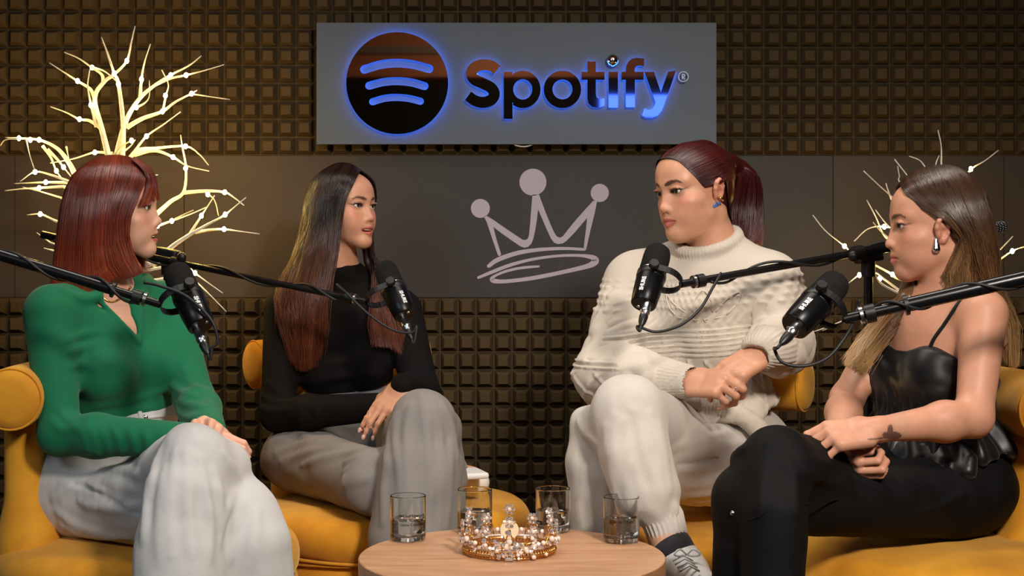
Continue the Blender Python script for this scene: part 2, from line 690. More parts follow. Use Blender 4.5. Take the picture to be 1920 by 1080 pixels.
# ------------------------------------------------------------------ flat strokes (print, letters)
def stroke_poly(pts, wid, n=None, cap='round'):
    """outline (list of 2D points) of a stroke along pts with half widths wid"""
    pts = np.asarray(pts, float)
    m = len(pts)
    wid = np.full(m, wid, float) if not hasattr(wid, '__len__') else np.asarray(wid, float)
    if n:
        u = np.linspace(0, m - 1, n)
        wid = np.interp(u, np.arange(m), wid)
        pts = catmull(np.hstack([pts, np.zeros((m, 1))]), n)[:, :2]
    T = np.gradient(pts, axis=0)
    T /= np.linalg.norm(T, axis=1, keepdims=True)
    Nn = np.stack([-T[:, 1], T[:, 0]], 1)
    A = pts + Nn * wid[:, None]
    Bq = pts - Nn * wid[:, None]
    out = [tuple(q) for q in A]
    if cap == 'round':
        a0 = math.atan2(Nn[-1][1], Nn[-1][0])
        out += [tuple(pts[-1] + wid[-1] * np.array([math.cos(a0 - q), math.sin(a0 - q)])) for q in np.linspace(0, math.pi, 8)[1:-1]]
    out += [tuple(q) for q in Bq[::-1]]
    if cap == 'round':
        a0 = math.atan2(-Nn[0][1], -Nn[0][0])
        out += [tuple(pts[0] + wid[0] * np.array([math.cos(a0 - q), math.sin(a0 - q)])) for q in np.linspace(0, math.pi, 8)[1:-1]]
    return out


def circle_poly(cx, cy, r, n=48):
    return [(cx + r * math.cos(2 * math.pi * i / n), cy + r * math.sin(2 * math.pi * i / n)) for i in range(n)]


def flat_shape(name, contours, D, thick, mat, parent, bevel=0.0):
    """filled 2D shape given in photograph pixels (outer contour + holes), standing at distance D, thick metres deep towards the camera"""
    cu = bpy.data.curves.new(name, 'CURVE')
    cu.dimensions = '2D'
    cu.fill_mode = 'BOTH'
    cu.extrude = thick / 2
    cu.bevel_depth = bevel
    cu.bevel_resolution = 1
    for c in contours:
        sp = cu.splines.new('POLY')
        sp.points.add(len(c) - 1)
        for q, (x, y) in zip(sp.points, c):
            q.co = (wx(x, D), wz(y, D), 0, 1)
        sp.use_cyclic_u = True
    ob = bpy.data.objects.new(name, cu)
    COL.objects.link(ob)
    dg = bpy.context.evaluated_depsgraph_get()
    me = bpy.data.meshes.new_from_object(ob.evaluated_get(dg))
    bpy.data.objects.remove(ob)
    me.transform(Matrix.Translation((0, D - thick / 2, 0)) @ Matrix.Rotation(math.pi / 2, 4, 'X'))
    me.name = name
    me.materials.clear()
    return link(name, me, mat, parent)


# charcoal poster with the scribbled crown
poster = empty('poster', (wx(1116), YW - .012, ZL), 'charcoal poster with pale lilac hand-drawn crown on the wall', 'poster')
MB().box((wx(672.5), YW - .0145, ZL + .0015), (wx(1559), YW - .0122, ZU - .002)).build('sheet', MAT_POSTER, poster)
DP = YW - .0147
def cr(x, y): return (840 + x / 4.0, 290 + y / 4.0)
def crown_piece(name, pts, wid, n=None, cap='round'):
    flat_shape(name, [stroke_poly([cr(*p) for p in pts], np.asarray(wid) / 4.0 if hasattr(wid, '__len__') else wid / 4.0, n, cap)], DP, .0008, MAT_CROWN, poster)
def crown_ribbon(name, pts, wid, n):
    pts = np.array([cr(*p) for p in pts]); m = len(pts)
    w_ = np.interp(np.linspace(0, m - 1, n), np.arange(m), np.asarray(wid) / 4.0)
    c = catmull(np.hstack([pts, np.zeros((m, 1))]), n)[:, :2]
    T_ = np.gradient(c, axis=0); T_ /= np.linalg.norm(T_, axis=1, keepdims=True)
    Nn = np.stack([-T_[:, 1], T_[:, 0]], 1) * w_[:, None]
    a0 = [tuple(c[0] - T_[0] * w_[0])]; a1 = [tuple(c[-1] + T_[-1] * w_[-1])]
    V, Fc = [], []
    for k in range(n):
        for q in (c[k] + Nn[k], c[k] - Nn[k]):
            for d in (0, .0008):
                V.append(P(q[0], q[1], DP - d) if d else P(q[0], q[1], DP))
    for k in range(n - 1):
        i, j = 4 * k, 4 * k + 4
        Fc += [[i + 1, i + 3, j + 3, j + 1], [i, j, j + 2, i + 2], [i, i + 1, j + 1, j], [i + 2, j + 2, j + 3, i + 3]]
    MB().add(V, Fc).build(name, MAT_CROWN, poster)
    for e in (0, n - 1):
        flat_shape('crown_scribble_end', [circle_poly(c[e][0], c[e][1], w_[e] * .98, 16)], DP, .0007, MAT_CROWN, poster)
for c, r in (((637, 206), 101), ((243, 403), 71), ((1138, 287), 68)):
    flat_shape('crown_ball', [circle_poly(*cr(*c), r / 4.0)], DP, .0008, MAT_CROWN, poster)
zig = [cr(*p) for p in [(283, 455), (345, 492), (420, 545), (490, 592), (535, 622), (560, 638), (580, 641), (598, 630), (607, 605), (616, 520), (625, 400), (633, 300), (683, 300), (705, 360), (735, 440), (770, 525), (800, 590), (818, 615), (840, 623), (862, 612), (890, 575), (950, 500), (1030, 410), (1090, 345), (1118, 350),
                         (1100, 440), (1070, 560), (1034, 718), (1018, 700), (1022, 660), (1035, 560), (1043, 475), (1000, 525), (940, 595), (890, 645), (860, 666), (825, 671), (795, 660), (770, 625), (740, 560), (710, 490), (675, 410), (668, 480), (655, 560), (640, 630), (625, 668), (600, 692), (570, 698), (540, 686), (480, 645), (400, 588), (340, 542), (365, 640), (398, 745), (392, 760), (378, 758), (370, 742), (330, 625), (290, 505), (272, 470)]]
flat_shape('crown_zigzag', [zig], DP, .0008, MAT_CROWN, poster)
crown_piece('crown_band', [(306, 835), (360, 795), (440, 762), (540, 733), (660, 715), (780, 706), (900, 704), (1020, 711)], [14, 17, 17, 16, 14, 12, 11, 10], 40)
crown_ribbon('crown_scribble', [(228, 922), (330, 880), (460, 830), (600, 792), (740, 768), (880, 756), (1000, 757), (1080, 770), (1107, 792), (1090, 815), (1040, 838), (900, 872), (760, 902), (620, 928), (480, 946), (390, 951), (338, 944), (330, 928), (360, 905), (430, 876), (520, 854), (610, 843), (680, 838)],
            [10, 13, 13, 11, 10, 10, 11, 18, 26, 24, 18, 15, 15, 15, 14, 15, 18, 14, 9, 10, 10, 10, 8], 110)

# ------------------------------------------------------------------ the sign
MAT_BOARD = simple('grey_sign_board', rgb(82, 91, 102), .55, metal=.2, var=.06, scale=3, bump=.04, bscale=250)
MAT_MIRROR = simple('polished_mirror_letter', (.86, .86, .87), .03, metal=1.0)
MAT_ACRYL = simple('milky_acrylic_edge', rgb(150, 175, 215), .3, trans=.3)
MAT_BLUE = simple('blue_led_strip', (.02, .06, .3), .5, emit=(.05, .20, 1.0), estr=13.0)
MAT_CHROME = simple('chrome_ball', (.75, .78, .76), .12, metal=1.0)
DB = 4.615
sign = empty('wall_sign', (wx(969, DB), DB + .03, wz(270, DB)), 'grey wall sign with blue-lit mirror letters reading Spotify', 'sign')
MB().box((wx(593.5, DB), DB, wz(270.5, DB)), (wx(1343.5, DB), DB + .022, wz(42.5, DB))).build('board', MAT_BOARD, sign, bevel=.001)
for px in (640, 1290):
    for py in (70, 245):
        MB().box((wx(px, DB) - .012, DB + .021, wz(py, DB) - .012), (wx(px, DB) + .012, YW - .035, wz(py, DB) + .012)).build('wall_spacer', MAT_WALL, sign)
DL = DB - .016
def sg(x, y): return (580 + x / 2.4615, 20 + y / 2.4615)
def shrink(c, k):
    """move an outline inwards by k pixels"""
    a = np.asarray(c, float)
    t_ = np.roll(a, -1, 0) - np.roll(a, 1, 0)
    ar = .5 * np.sum(a[:, 0] * np.roll(a[:, 1], -1) - np.roll(a[:, 0], -1) * a[:, 1])
    n = np.stack([-t_[:, 1], t_[:, 0]], 1)
    n /= np.maximum(np.linalg.norm(n, axis=1, keepdims=True), 1e-9)
    return [tuple(q) for q in a + n * k * (1 if ar > 0 else -1)]
def letter(name, contours, lift=0.0, holes=()):
    cs = [[sg(*p) for p in c] for c in contours]
    o = flat_shape(name, cs, DL - lift, .005, MAT_MIRROR, sign)
    flat_shape('led_strip', [shrink(cs[0], 2.2)] + [shrink(c, -2.2) for c in cs[1:]], DB - .0035 - lift, .0025, MAT_BLUE, o)
    return o
# round emblem with three curved slots
slots = [stroke_poly([(255, 272), (330, 250), (405, 243), (480, 250), (553, 269)], 20, 24), stroke_poly([(277, 347), (340, 331), (405, 326), (470, 332), (532, 349)], 18.5, 24), stroke_poly([(293, 421), (345, 406), (400, 401), (460, 406), (513, 419)], 16.5, 24)]
letter('emblem_disc', [circle_poly(406, 335, 235, 72)] + slots)
letter('letter_s', [stroke_poly([(866, 275), (842, 256), (803, 250), (765, 262), (748, 290), (762, 318), (800, 336), (838, 356), (854, 384), (840, 412), (803, 424), (765, 416), (733, 394)], [24, 25, 25.5, 25.5, 25.5, 25.5, 25.5, 25.5, 25.5, 25.5, 25.5, 25, 24], 60, 'flat')])
def bowl(cx, cy, r, ri): return [circle_poly(cx, cy, r, 56), circle_poly(cx, cy, ri, 48)]
pa = [(897, 500), (897, 283), (938, 283), (938, 300)] + [(985 + 82 * math.cos(a), 364 + 86 * math.sin(a)) for a in np.linspace(-2.15, 2.15, 40)] + [(938, 425), (938, 500)]
letter('letter_p', [pa, [(985 + 44 * math.cos(a), 364 + 47 * math.sin(a)) for a in np.linspace(0, 2 * math.pi, 41)[:-1]]])
letter('letter_o', bowl(1168, 364, 86, 46))
letter('letter_t', [[(1283, 235), (1322, 235), (1322, 283), (1362, 283), (1362, 320), (1322, 320), (1322, 385), (1326, 402), (1340, 410), (1362, 404), (1362, 438), (1345, 446), (1325, 448), (1303, 443), (1288, 428), (1283, 405), (1283, 320), (1256, 320), (1256, 283), (1283, 283)]])
letter('letter_i', [[(1381, 283), (1424, 283), (1424, 448), (1381, 448)]])
letter('letter_f', [[(1460, 446), (1460, 320), (1440, 320), (1440, 283), (1460, 283), (1462, 258), (1470, 238), (1486, 224), (1508, 218), (1545, 222), (1545, 258), (1520, 253), (1506, 258), (1501, 268), (1501, 283), (1542, 283), (1542, 320), (1502, 320), (1502, 446)]])
letter('letter_y', [[(1546, 283), (1590, 283), (1622, 378), (1655, 283), (1690, 277), (1690, 283), (1640, 425), (1626, 462), (1606, 486), (1578, 497), (1552, 494), (1534, 484), (1546, 452), (1562, 459), (1580, 456), (1592, 440), (1598, 425)]])
ib = MB().ball(P(*sg(1400, 230), DL - .002), .0185, 20, 14).build('letter_i_dot', MAT_CHROME, sign, smooth='all')
MAT_LILAC = simple('pale_acrylic', rgb(170, 180, 210), .4)
flat_shape('registered_ring', [circle_poly(*sg(1726, 305), 10, 32), circle_poly(*sg(1726, 305), 8.3, 32)], DL, .004, MAT_LILAC, sign)
def rg(x, y): return sg(1726 + x, 305 + y)
flat_shape('registered_letter', [[rg(-8, 13), rg(-8, -13), rg(2, -13), rg(8, -9), rg(9, -4), rg(6, 1), rg(2, 3), rg(10, 13), rg(4, 13), rg(-3, 4), rg(-3, 13)], [rg(-3, -9), rg(-3, -1), rg(2, -1), rg(4, -5), rg(2, -9)]], DL, .004, MAT_LILAC, sign)
MAT_WHITECABLE = simple('white_cable', rgb(200, 196, 186), .5)
MB().tube(catmull([P(960, 266, DB + .03), P(966, 272, DB + .01), P(982, 275, DB + .008), P(996, 272, DB + .012), P(1004, 265, DB + .03)], 16), .0022, 8).build('power_cable', MAT_WHITECABLE, sign, smooth='all')


# ------------------------------------------------------------------ twig lamps
MAT_BARK = simple('white_birch_twig', rgb(226, 222, 216), .7, var=.25, scale=70, bump=.3, bscale=160)
MAT_BULB = simple('warm_led_bulb', (1, .8, .4), .3, emit=(1.0, .62, .15), estr=330.0)


def twig_lamp(label, base, D0, trunk, branches, bulbs, conv, seed, joins, wob=.12):
    root = empty('twig_tree_lamp', (base[0], base[1], 0), label, 'lamp', 'lighted twig trees')
    rng = random.Random(seed)
    MB().lathe([(.11, 0), (.11, .018), (.10, .024), (.02, .03), (.018, .05)], 28, Matrix.Translation((base[0], base[1], 0))).build('foot', MAT_BARK, root, smooth=True)
    MB().tube(catmull([(base[0], base[1], .03)] + [conv(x, y, D0) for x, y in trunk], 14), [.017 - .0006 * i for i in range(14)], 10).build('trunk', MAT_BARK, root, smooth='all')
    depth = {}
    hub = conv(*trunk[-1], D0)
    for pts, r0 in branches:
        dd = rng.uniform(-wob, wob)
        n = len(pts)
        W = [conv(x, y, D0 + dd * (.15 + .85 * i / max(n - 1, 1))) for i, (x, y) in enumerate(pts)]
        for i, (x, y) in enumerate(pts): depth[(x, y)] = D0 + dd * (.15 + .85 * i / max(n - 1, 1))
        m = 4 * n
        rr = [max(.0016, r0 * (1 - .85 * (k / (m - 1)) ** .8)) for k in range(m)]
        MB().tube(catmull(W, m), rr, 7).build('branch', MAT_BARK, root, smooth='all')
        if (pts[0][0], pts[0][1]) in joins:
            h0 = hub - np.array([0, 0, joins[(pts[0][0], pts[0][1])]])
            MB().tube(catmull([h0, (h0 + W[0]) / 2 + np.array([0, 0, -.01]), W[0]], 9), np.linspace(r0 * 1.3, r0, 9), 7).build('branch', MAT_BARK, root, smooth='all')
    keys = np.array(list(depth.keys()), float)
    for x, y in bulbs:
        k = int(np.argmin(np.hypot(keys[:, 0] - x, keys[:, 1] - y)))
        D = depth[tuple(keys[k])] if np.hypot(*(keys[k] - (x, y))) < 40 else D0
        c = conv(x, y, D - .004)
        MB().ball(c, (.0056, .0056, .0070), 10, 8).build('bulb', MAT_BULB, root, smooth='all')
    return root


def c2(x, y, D): return P(x / 2.25, 20 + y / 2.25, D)
def c5(x, y, D): return P(1500 + x / 2.512, 230 + y / 2.512, D)
TL = [([(465, 640), (430, 500), (400, 370), (440, 300), (480, 270), (535, 212), (555, 130), (570, 65)], .0095), ([(400, 370), (380, 330), (327, 297), (270, 260), (208, 220)], .006),
      ([(436, 305), (430, 270), (388, 240), (330, 200), (270, 175)], .0055), ([(388, 240), (440, 255), (495, 300)], .004), ([(432, 500), (380, 465), (335, 458), (280, 430), (213, 405)], .006),
      ([(405, 490), (385, 400), (370, 320), (378, 250)], .005), ([(515, 640), (520, 480), (500, 310), (482, 265), (450, 170), (428, 112)], .009),
      ([(485, 640), (530, 470), (590, 370), (660, 310), (720, 272), (800, 230), (850, 190)], .009), ([(660, 310), (720, 285), (785, 272), (870, 250), (945, 228)], .005),
      ([(592, 365), (597, 290), (610, 220), (635, 140)], .0055), ([(575, 408), (610, 390), (630, 360), (630, 295)], .004), ([(535, 492), (600, 455), (685, 425), (740, 385), (808, 350), (832, 335)], .0075),
      ([(800, 350), (880, 362), (970, 375)], .003), ([(688, 422), (700, 358), (710, 310), (683, 250)], .004), ([(530, 640), (570, 590), (618, 530), (690, 480), (762, 427)], .0055), ([(475, 625), (510, 575), (555, 548)], .006),
      ([(528, 590), (552, 570), (570, 545)], .003), ([(530, 645), (580, 590), (660, 580), (783, 572), (840, 605), (880, 652)], .007), ([(560, 610), (650, 590), (730, 618), (790, 655), (882, 677)], .0065),
      ([(320, 700), (290, 640), (240, 580), (165, 545), (80, 538), (22, 535)], .0085), ([(80, 540), (22, 545), (0, 570)], .003), ([(110, 545), (125, 610), (148, 680)], .003), ([(180, 570), (215, 620), (238, 676), (270, 720)], .005),
      ([(200, 585), (240, 625), (268, 660), (300, 700)], .0055), ([(280, 575), (290, 625)], .003), ([(300, 725), (220, 695), (148, 680), (85, 720)], .005), ([(280, 725), (193, 724), (120, 727), (60, 730)], .0045),
      ([(270, 742), (165, 748), (90, 752), (20, 760)], .0045), ([(260, 790), (160, 760), (95, 745)], .003), ([(475, 602), (400, 598), (310, 625), (213, 643)], .005), ([(230, 885), (170, 858), (113, 863)], .004), ([(215, 980), (155, 937)], .003),
      ([(215, 1010), (185, 1002)], .003), ([(600, 900), (655, 862), (720, 805), (775, 765), (785, 665), (770, 580), (762, 525)], .009), ([(770, 768), (870, 760), (948, 766), (990, 790), (1030, 822)], .006), ([(870, 768), (905, 800), (922, 865)], .003),
      ([(610, 930), (660, 910), (725, 887), (800, 860), (870, 830)], .006), ([(725, 887), (770, 862), (815, 842)], .003), ([(660, 1060), (720, 1000), (800, 945), (880, 900), (950, 860), (1038, 788)], .009), ([(800, 945), (850, 865), (905, 780)], .005),
      ([(825, 935), (885, 925), (945, 922), (1020, 932), (1095, 942)], .0055), ([(600, 705), (635, 697), (665, 693)], .003), ([(580, 1053), (592, 1053), (625, 1070), (680, 1090)], .004), ([(770, 1060), (823, 1107), (880, 1150), (940, 1192)], .004), ([(780, 1110), (855, 1170), (955, 1270)], .005), ([(560, 780), (600, 800), (638, 806)], .004)]
BL = [(535, 212), (327, 297), (388, 240), (335, 458), (383, 398), (482, 265), (500, 310), (720, 272), (785, 272), (597, 290), (575, 408), (685, 425), (808, 350), (698, 358), (618, 530), (555, 548), (783, 572), (730, 618), (165, 545), (128, 545), (80, 538), (148, 680), (238, 676), (268, 660), (193, 724),
      (165, 748), (400, 598), (170, 858), (783, 665), (877, 775), (948, 766), (665, 908), (725, 887), (950, 860), (850, 865), (945, 922), (638, 806), (610, 703), (592, 1053), (823, 1107)]
twig_lamp('white twig tree with warm fairy lights behind the red-haired bob', P(232, 700, 4.30), 4.30, [(520, 1500), (515, 1100), (500, 640)], TL, BL, c2, 3, {(320, 700): .06, (300, 725): .10, (280, 725): .11, (270, 742): .12, (260, 790): .14, (230, 885): .2, (215, 980): .26, (215, 1010): .28, (600, 900): .17, (610, 930): .2, (660, 1060): .28, (600, 705): .05, (580, 1053): .27, (770, 1060): .3, (780, 1110): .33, (560, 780): .08})
# links from the trunk to the low side branches are hidden behind the sitter
TR = [([(700, 420), (668, 250), (665, 190), (665, 110), (650, 35)], .005), ([(690, 400), (645, 250), (640, 195), (655, 155)], .004), ([(720, 420), (760, 290), (805, 220), (870, 180), (935, 130)], .005), ([(680, 400), (610, 250), (583, 200), (560, 175), (515, 158)], .004),
      ([(660, 400), (540, 290), (495, 235), (445, 172)], .004), ([(650, 420), (480, 290), (468, 250), (460, 205)], .003), ([(640, 430), (470, 370), (400, 320), (300, 228)], .004), ([(430, 360), (412, 310), (405, 285)], .003),
      ([(660, 800), (465, 735), (435, 715), (350, 670), (270, 635), (210, 582), (120, 510), (60, 435)], .005), ([(600, 640), (440, 560), (395, 530), (355, 440), (315, 365)], .0045), ([(500, 560), (410, 480), (355, 410)], .003), ([(460, 570), (390, 520), (345, 470)], .003),
      ([(520, 520), (397, 490), (320, 500), (255, 558)], .0035), ([(480, 800), (400, 740), (350, 705), (280, 718), (230, 755)], .004), ([(560, 820), (420, 850), (280, 900), (150, 955), (65, 985)], .005), ([(420, 852), (290, 905), (105, 980)], .003), ([(600, 860), (400, 770), (350, 705)], .006),
      ([(780, 760), (905, 635), (1003, 535)], .004), ([(760, 760), (905, 670), (1000, 605), (1070, 580)], .005), ([(760, 800), (940, 750), (1003, 737), (1080, 705)], .005), ([(940, 750), (1010, 752), (1080, 757)], .004)]
BR = [(805, 218), (210, 582), (270, 635), (435, 715), (397, 490), (280, 718), (280, 895), (1000, 605), (940, 750), (1003, 737), (375, 735), (915, 665)]
twig_lamp('white twig tree with warm fairy lights behind the long-haired sitter', P(1780, 700, 4.25), 4.25, [(700, 1400), (690, 900), (700, 500)], TR, BR, c5, 5, {(700, 420): .0, (690, 400): .0, (720, 420): .01, (680, 400): .0, (660, 400): .0, (650, 420): .01, (640, 430): .02, (430, 360): .03, (660, 800): .2, (600, 640): .12, (500, 560): .08, (460, 570): .08, (520, 520): .06, (480, 800): .2, (560, 820): .22, (600, 860): .25, (780, 760): .16, (760, 760): .18, (760, 800): .2})


# ------------------------------------------------------------------ mustard velvet chairs
def velvet():
    m = simple('mustard_velvet', rgb(224, 158, 42), .75, col2=rgb(184, 116, 22), scale=5, bump=.15, bscale=60, sheen=.45, spec=.25)
    m.node_tree.nodes['Principled BSDF'].inputs['Sheen Tint'].default_value = (1.0, .74, .30, 1)
    return m
MAT_VELVET = velvet()
MAT_DARKWOOD = simple('dark_plinth', rgb(30, 24, 20), .6)


def chair(label, cx, cy, fwd, seat_shift=.0, rs=.345, zt=.415, zb=.73, off=.27, half=.24, seat=None):
    """lounge chair: round drum and cushion, upright back panel and a roll of a backrest"""
    root = empty('lounge_chair', (cx, cy, 0), label, 'chair', 'mustard velvet lounge chairs')
    f = unit([fwd[0], fwd[1], 0])
    r_ = np.cross(f, [0, 0, 1])                       # right-hand side of the chair
    c = np.array([cx, cy, 0.0])
    sc = c + f * seat_shift if seat is None else np.array([seat[0], seat[1], 0.0])
    M = Matrix.Translation(Vector(sc))
    MB().lathe([(rs * .80, .0), (rs * .82, .03), (rs * .82, .035)], 48, M).build('plinth', MAT_DARKWOOD, root, smooth=True)
    def pil(r, z0, z1, b):
        pr = []
        for a in np.linspace(-math.pi / 2, math.pi / 2, 14):
            pr.append((r - b + b * math.cos(a) ** .8, (z0 + z1) / 2 + (z1 - z0) / 2 * math.sin(a)))
        return pr
    prof = [(rs * .3, .036)] + pil(rs * .985, .036, .295, .06) + [(rs * .5, .295)]
    MB().lathe(prof, 64, M).build('seat_base', MAT_VELVET, root, smooth='all')
    prof = [(rs * .3, .288)] + pil(rs, .288, zt - .012, .058) + [(rs * .72, zt - .004), (rs * .4, zt), (.001, zt + .001)]
    cu = MB().lathe(prof, 72, M)
    wn = wave_noise(int(abs(cy * 37)), .0035, 16)
    V = np.array(cu.v)
    V[:, 2] += wn(V.astype(np.float32))
    cu.v = [tuple(v) for v in V]
    cu.build('seat_cushion', MAT_VELVET, root, smooth='all')
    ring = [sc + np.array([math.cos(a) * rs * .975, math.sin(a) * rs * .975, .2935]) for a in np.linspace(0, 2 * math.pi, 65)]
    MB().tube(ring, .0045, 6, cap=False).build('piping', MAT_VELVET, root, smooth='all')
    # back panel, widening towards the seat
    rear = c - f * off
    F = Fld()
    Rp = np.stack([r_, f, [0, 0, 1]], 1)
    F.box(rear + np.array([0, 0, .48]), (.17, .042, .27), r=.036, rot=Rp)
    F.box(rear + f * .02 + np.array([0, 0, .33]), (.19, .055, .12), r=.05, k=.08, rot=Rp)
    V, Q = F.mesh(rear + np.array([-.3, -.3, .12]), rear + np.array([.3, .3, .85]), .008)
    link('back_panel', mesh_np('back_panel', V, Q), MAT_VELVET, root, True)
    # roll
    rb = .068
    pts = [rear + r_ * q + f * (.018 * (q / half) ** 2) + np.array([0, 0, zb]) for q in np.linspace(-half, half, 17)]
    t0, t1 = unit(pts[0] - pts[1]), unit(pts[-1] - pts[-2])
    pts = [pts[0] + t0 * q for q in (.030, .029, .024, .012)] + pts + [pts[-1] + t1 * q for q in (.012, .024, .029, .030)]
    n = len(pts)
    rad = [.012, rb * .62, rb * .86, rb * .98] + [rb] * (n - 8) + [rb * .98, rb * .86, rb * .62, .012]
    bo = MB().tube(pts, rad, 28).build('bolster', MAT_VELVET, root, smooth='all')
    for e, tt in ((3, t0), (n - 4, t1)):
        cc = pts[e] + tt * .004
        u = unit(np.cross(tt, [0, 0, 1])); w_ = np.cross(tt, u)
        MB().tube([cc + (u * math.cos(a) + w_ * math.sin(a)) * rb * .965 for a in np.linspace(0, 2 * math.pi, 33)], .0028, 6, cap=False).build('end_piping', MAT_VELVET, bo, smooth='all')
    return root


chair('mustard velvet lounge chair under the woman in green', -.825, 3.55, (1.0, -.08), seat_shift=-.01, off=.25)
chair('mustard velvet lounge chair under the woman in black turtleneck', -.373, 4.175, (.45, -.89), seat_shift=.14, rs=.36, zt=.405)
chair('mustard velvet lounge chair under the woman in cream sweater', .385, 3.62, (-.35, -.94), seat_shift=.0, rs=.33, zb=.722)
chair('mustard velvet lounge chair at the far right under the camisole wearer', .765, 3.25, (-.98, -.2), seat=(.85, 3.17), rs=.31, zt=.468, zb=.735, off=.275)

# ------------------------------------------------------------------ table, glasses, tiara
ZT = .457
MAT_OAK = simple('light_oak_veneer', rgb(196, 152, 116), .42, col2=rgb(168, 122, 88), scale=5, stretch=(1.2, 9, 9), bump=.04, bscale=80)
MAT_OAKEDGE = simple('oak_edge_band', rgb(156, 112, 78), .45, col2=rgb(130, 90, 60), scale=8, stretch=(3, 3, 14))
table = empty('coffee_table', (0.0, 3.01, 0), 'round light oak coffee table holding glasses and tiara', 'table')
TM = Matrix.Translation((0.0, 3.01, 0))
MB().lathe([(.292, ZT - .038), (.298, ZT - .034), (.2985, ZT - .004), (.2975, ZT - .0015)], 96, TM).build('table_edge', MAT_OAKEDGE, table, smooth=True)
MB().lathe([(.2974, ZT - .0016), (.296, ZT), (.001, ZT)], 96, TM).build('table_top', MAT_OAK, table, smooth=True)
MB().lathe([(.20, 0), (.20, .012), (.04, .022), (.032, .05), (.032, ZT - .038)], 40, TM).build('pedestal', MAT_DARKWOOD, table, smooth=True)

MAT_GLASS = simple('clear_glass', (.97, .985, .97), .0, trans=1.0, ior=1.48)
MAT_WATER = simple('water', (.995, .99, .96), .0, trans=1.0, ior=1.33)
MAT_INK = simple('black_ink', rgb(18, 16, 14), .6)


def text_mesh(body, size, extrude=.0003, bold=0.0, align='CENTER'):
    cu = bpy.data.curves.new('text', 'FONT')
    cu.body = body
    cu.size = size
    cu.extrude = extrude
    cu.offset = bold
    cu.align_x = align
    cu.align_y = 'CENTER'
    cu.resolution_u = 3
    ob = bpy.data.objects.new('text', cu)
    COL.objects.link(ob)
    dg = bpy.context.evaluated_depsgraph_get()
    me = bpy.data.meshes.new_from_object(ob.evaluated_get(dg))
    bpy.data.objects.remove(ob)
    me.materials.clear()
    return me


def wrap_text(me, c, r, a0, z, squeeze=1.0):
    """bend a flat text mesh round a cylinder of radius r about the vertical through c; a0 = angle of its centre (0 faces the camera)"""
    for v in me.vertices:
        a = a0 + v.co.x / r
        rr = r + v.co.z
        v.co = (c[0] + rr * math.sin(a), c[1] - rr * math.cos(a), c[2] + z + v.co.y)
    return me


def tumbler(label, px, py, lines, turn, rt=.0365, ht=.092, water=.046):
    D = FPX * (CAMZ - ZT) / (py - HORIZON)
    c = np.array([(px - 960) * D / FPX, D, ZT + .0004])
    root = empty('water_glass', c, label, 'glass', 'tumblers of water on the coffee table')
    M = Matrix.Translation(Vector(c))
    w_ = .0016
    prof = [(.001, .004), (.012, .003), (rt - .006, .0), (rt - .001, .004), (rt, .010), (rt, .013), (rt, .014), (rt, ht - .003), (rt, ht - .0015), (rt - w_ * .2, ht - .0003), (rt - w_ / 2, ht), (rt - w_ * .8, ht - .0003), (rt - w_, ht - .0015), (rt - w_, ht - .003), (rt - w_, .018), (rt - w_, .017), (rt - w_ - .004, .011), (.022, .0095), (.010, .017), (.001, .020)]
    MB().lathe(prof, 56, M, closed=True).build('tumbler', MAT_GLASS, root, smooth='all')
    ri = rt - w_ + .0005
    prof = [(.001, .0195), (.010, .0165), (.022, .0090), (ri - .0042, .0105), (ri, .0155), (ri, water), (.001, water)]
    MB().lathe(prof, 56, M, closed=False).build('water', MAT_WATER, root, smooth=True)
    for k, (txt, size, dz) in enumerate(lines):
        me = text_mesh(txt, size, .00015, .00012)
        wrap_text(me, c, rt + .0004, turn, ht * .60 - k * dz)
        link('printed_text', me, MAT_INK, root)
    # little round mark near the bottom
    mk = MB()
    for i in range(20):
        a, b = 2 * math.pi * i / 20, 2 * math.pi * (i + 1) / 20
        o = len(mk.v)
        for ang, r_ in ((a, .0040), (b, .0040), (b, .0016), (a, .0016)):
            th = turn + .45 + r_ * math.cos(ang) / rt
            mk.v.append((c[0] + (rt + .0005) * math.sin(th), c[1] - (rt + .0005) * math.cos(th), c[2] + .021 + r_ * math.sin(ang)))
        mk.f.append([o, o + 1, o + 2, o + 3])
    mk.build('printed_mark', MAT_INK, root, clean=False)
    return root


tumbler('water glass nearest the left table edge with three printed lines', 765, 1013, [('No hay lugar para', .0080, .0090), ('bailar "Columbia"', .0080, .0090), ('como Colombia', .0080, .0090)], .35)
tumbler('water glass behind the tiara on its left', 890, 999, [('no es', .0080, .009), ('igual', .0080, .009)], .75)
tumbler('water glass behind the tiara on its right', 1037, 997, [('No te vayas', .0075, .0095), ('sin el plan', .0075, .0095)], -.1 + math.pi)
tumbler('water glass on the right side of the table with two printed lines', 1165, 1016, [('No te vayas antes', .0080, .0095), ('de las "11 pm"', .0080, .0095)], .10, water=.050)

MAT_TGOLD = simple('antique_gold', rgb(206, 152, 84), .28, metal=1.0)
MAT_GEM = simple('champagne_crystal', (.86, .80, .78), .10, metal=.75, coat=1.0, spec=.9)
MAT_PEARL = simple('pearl', rgb(226, 206, 192), .22, coat=.6)


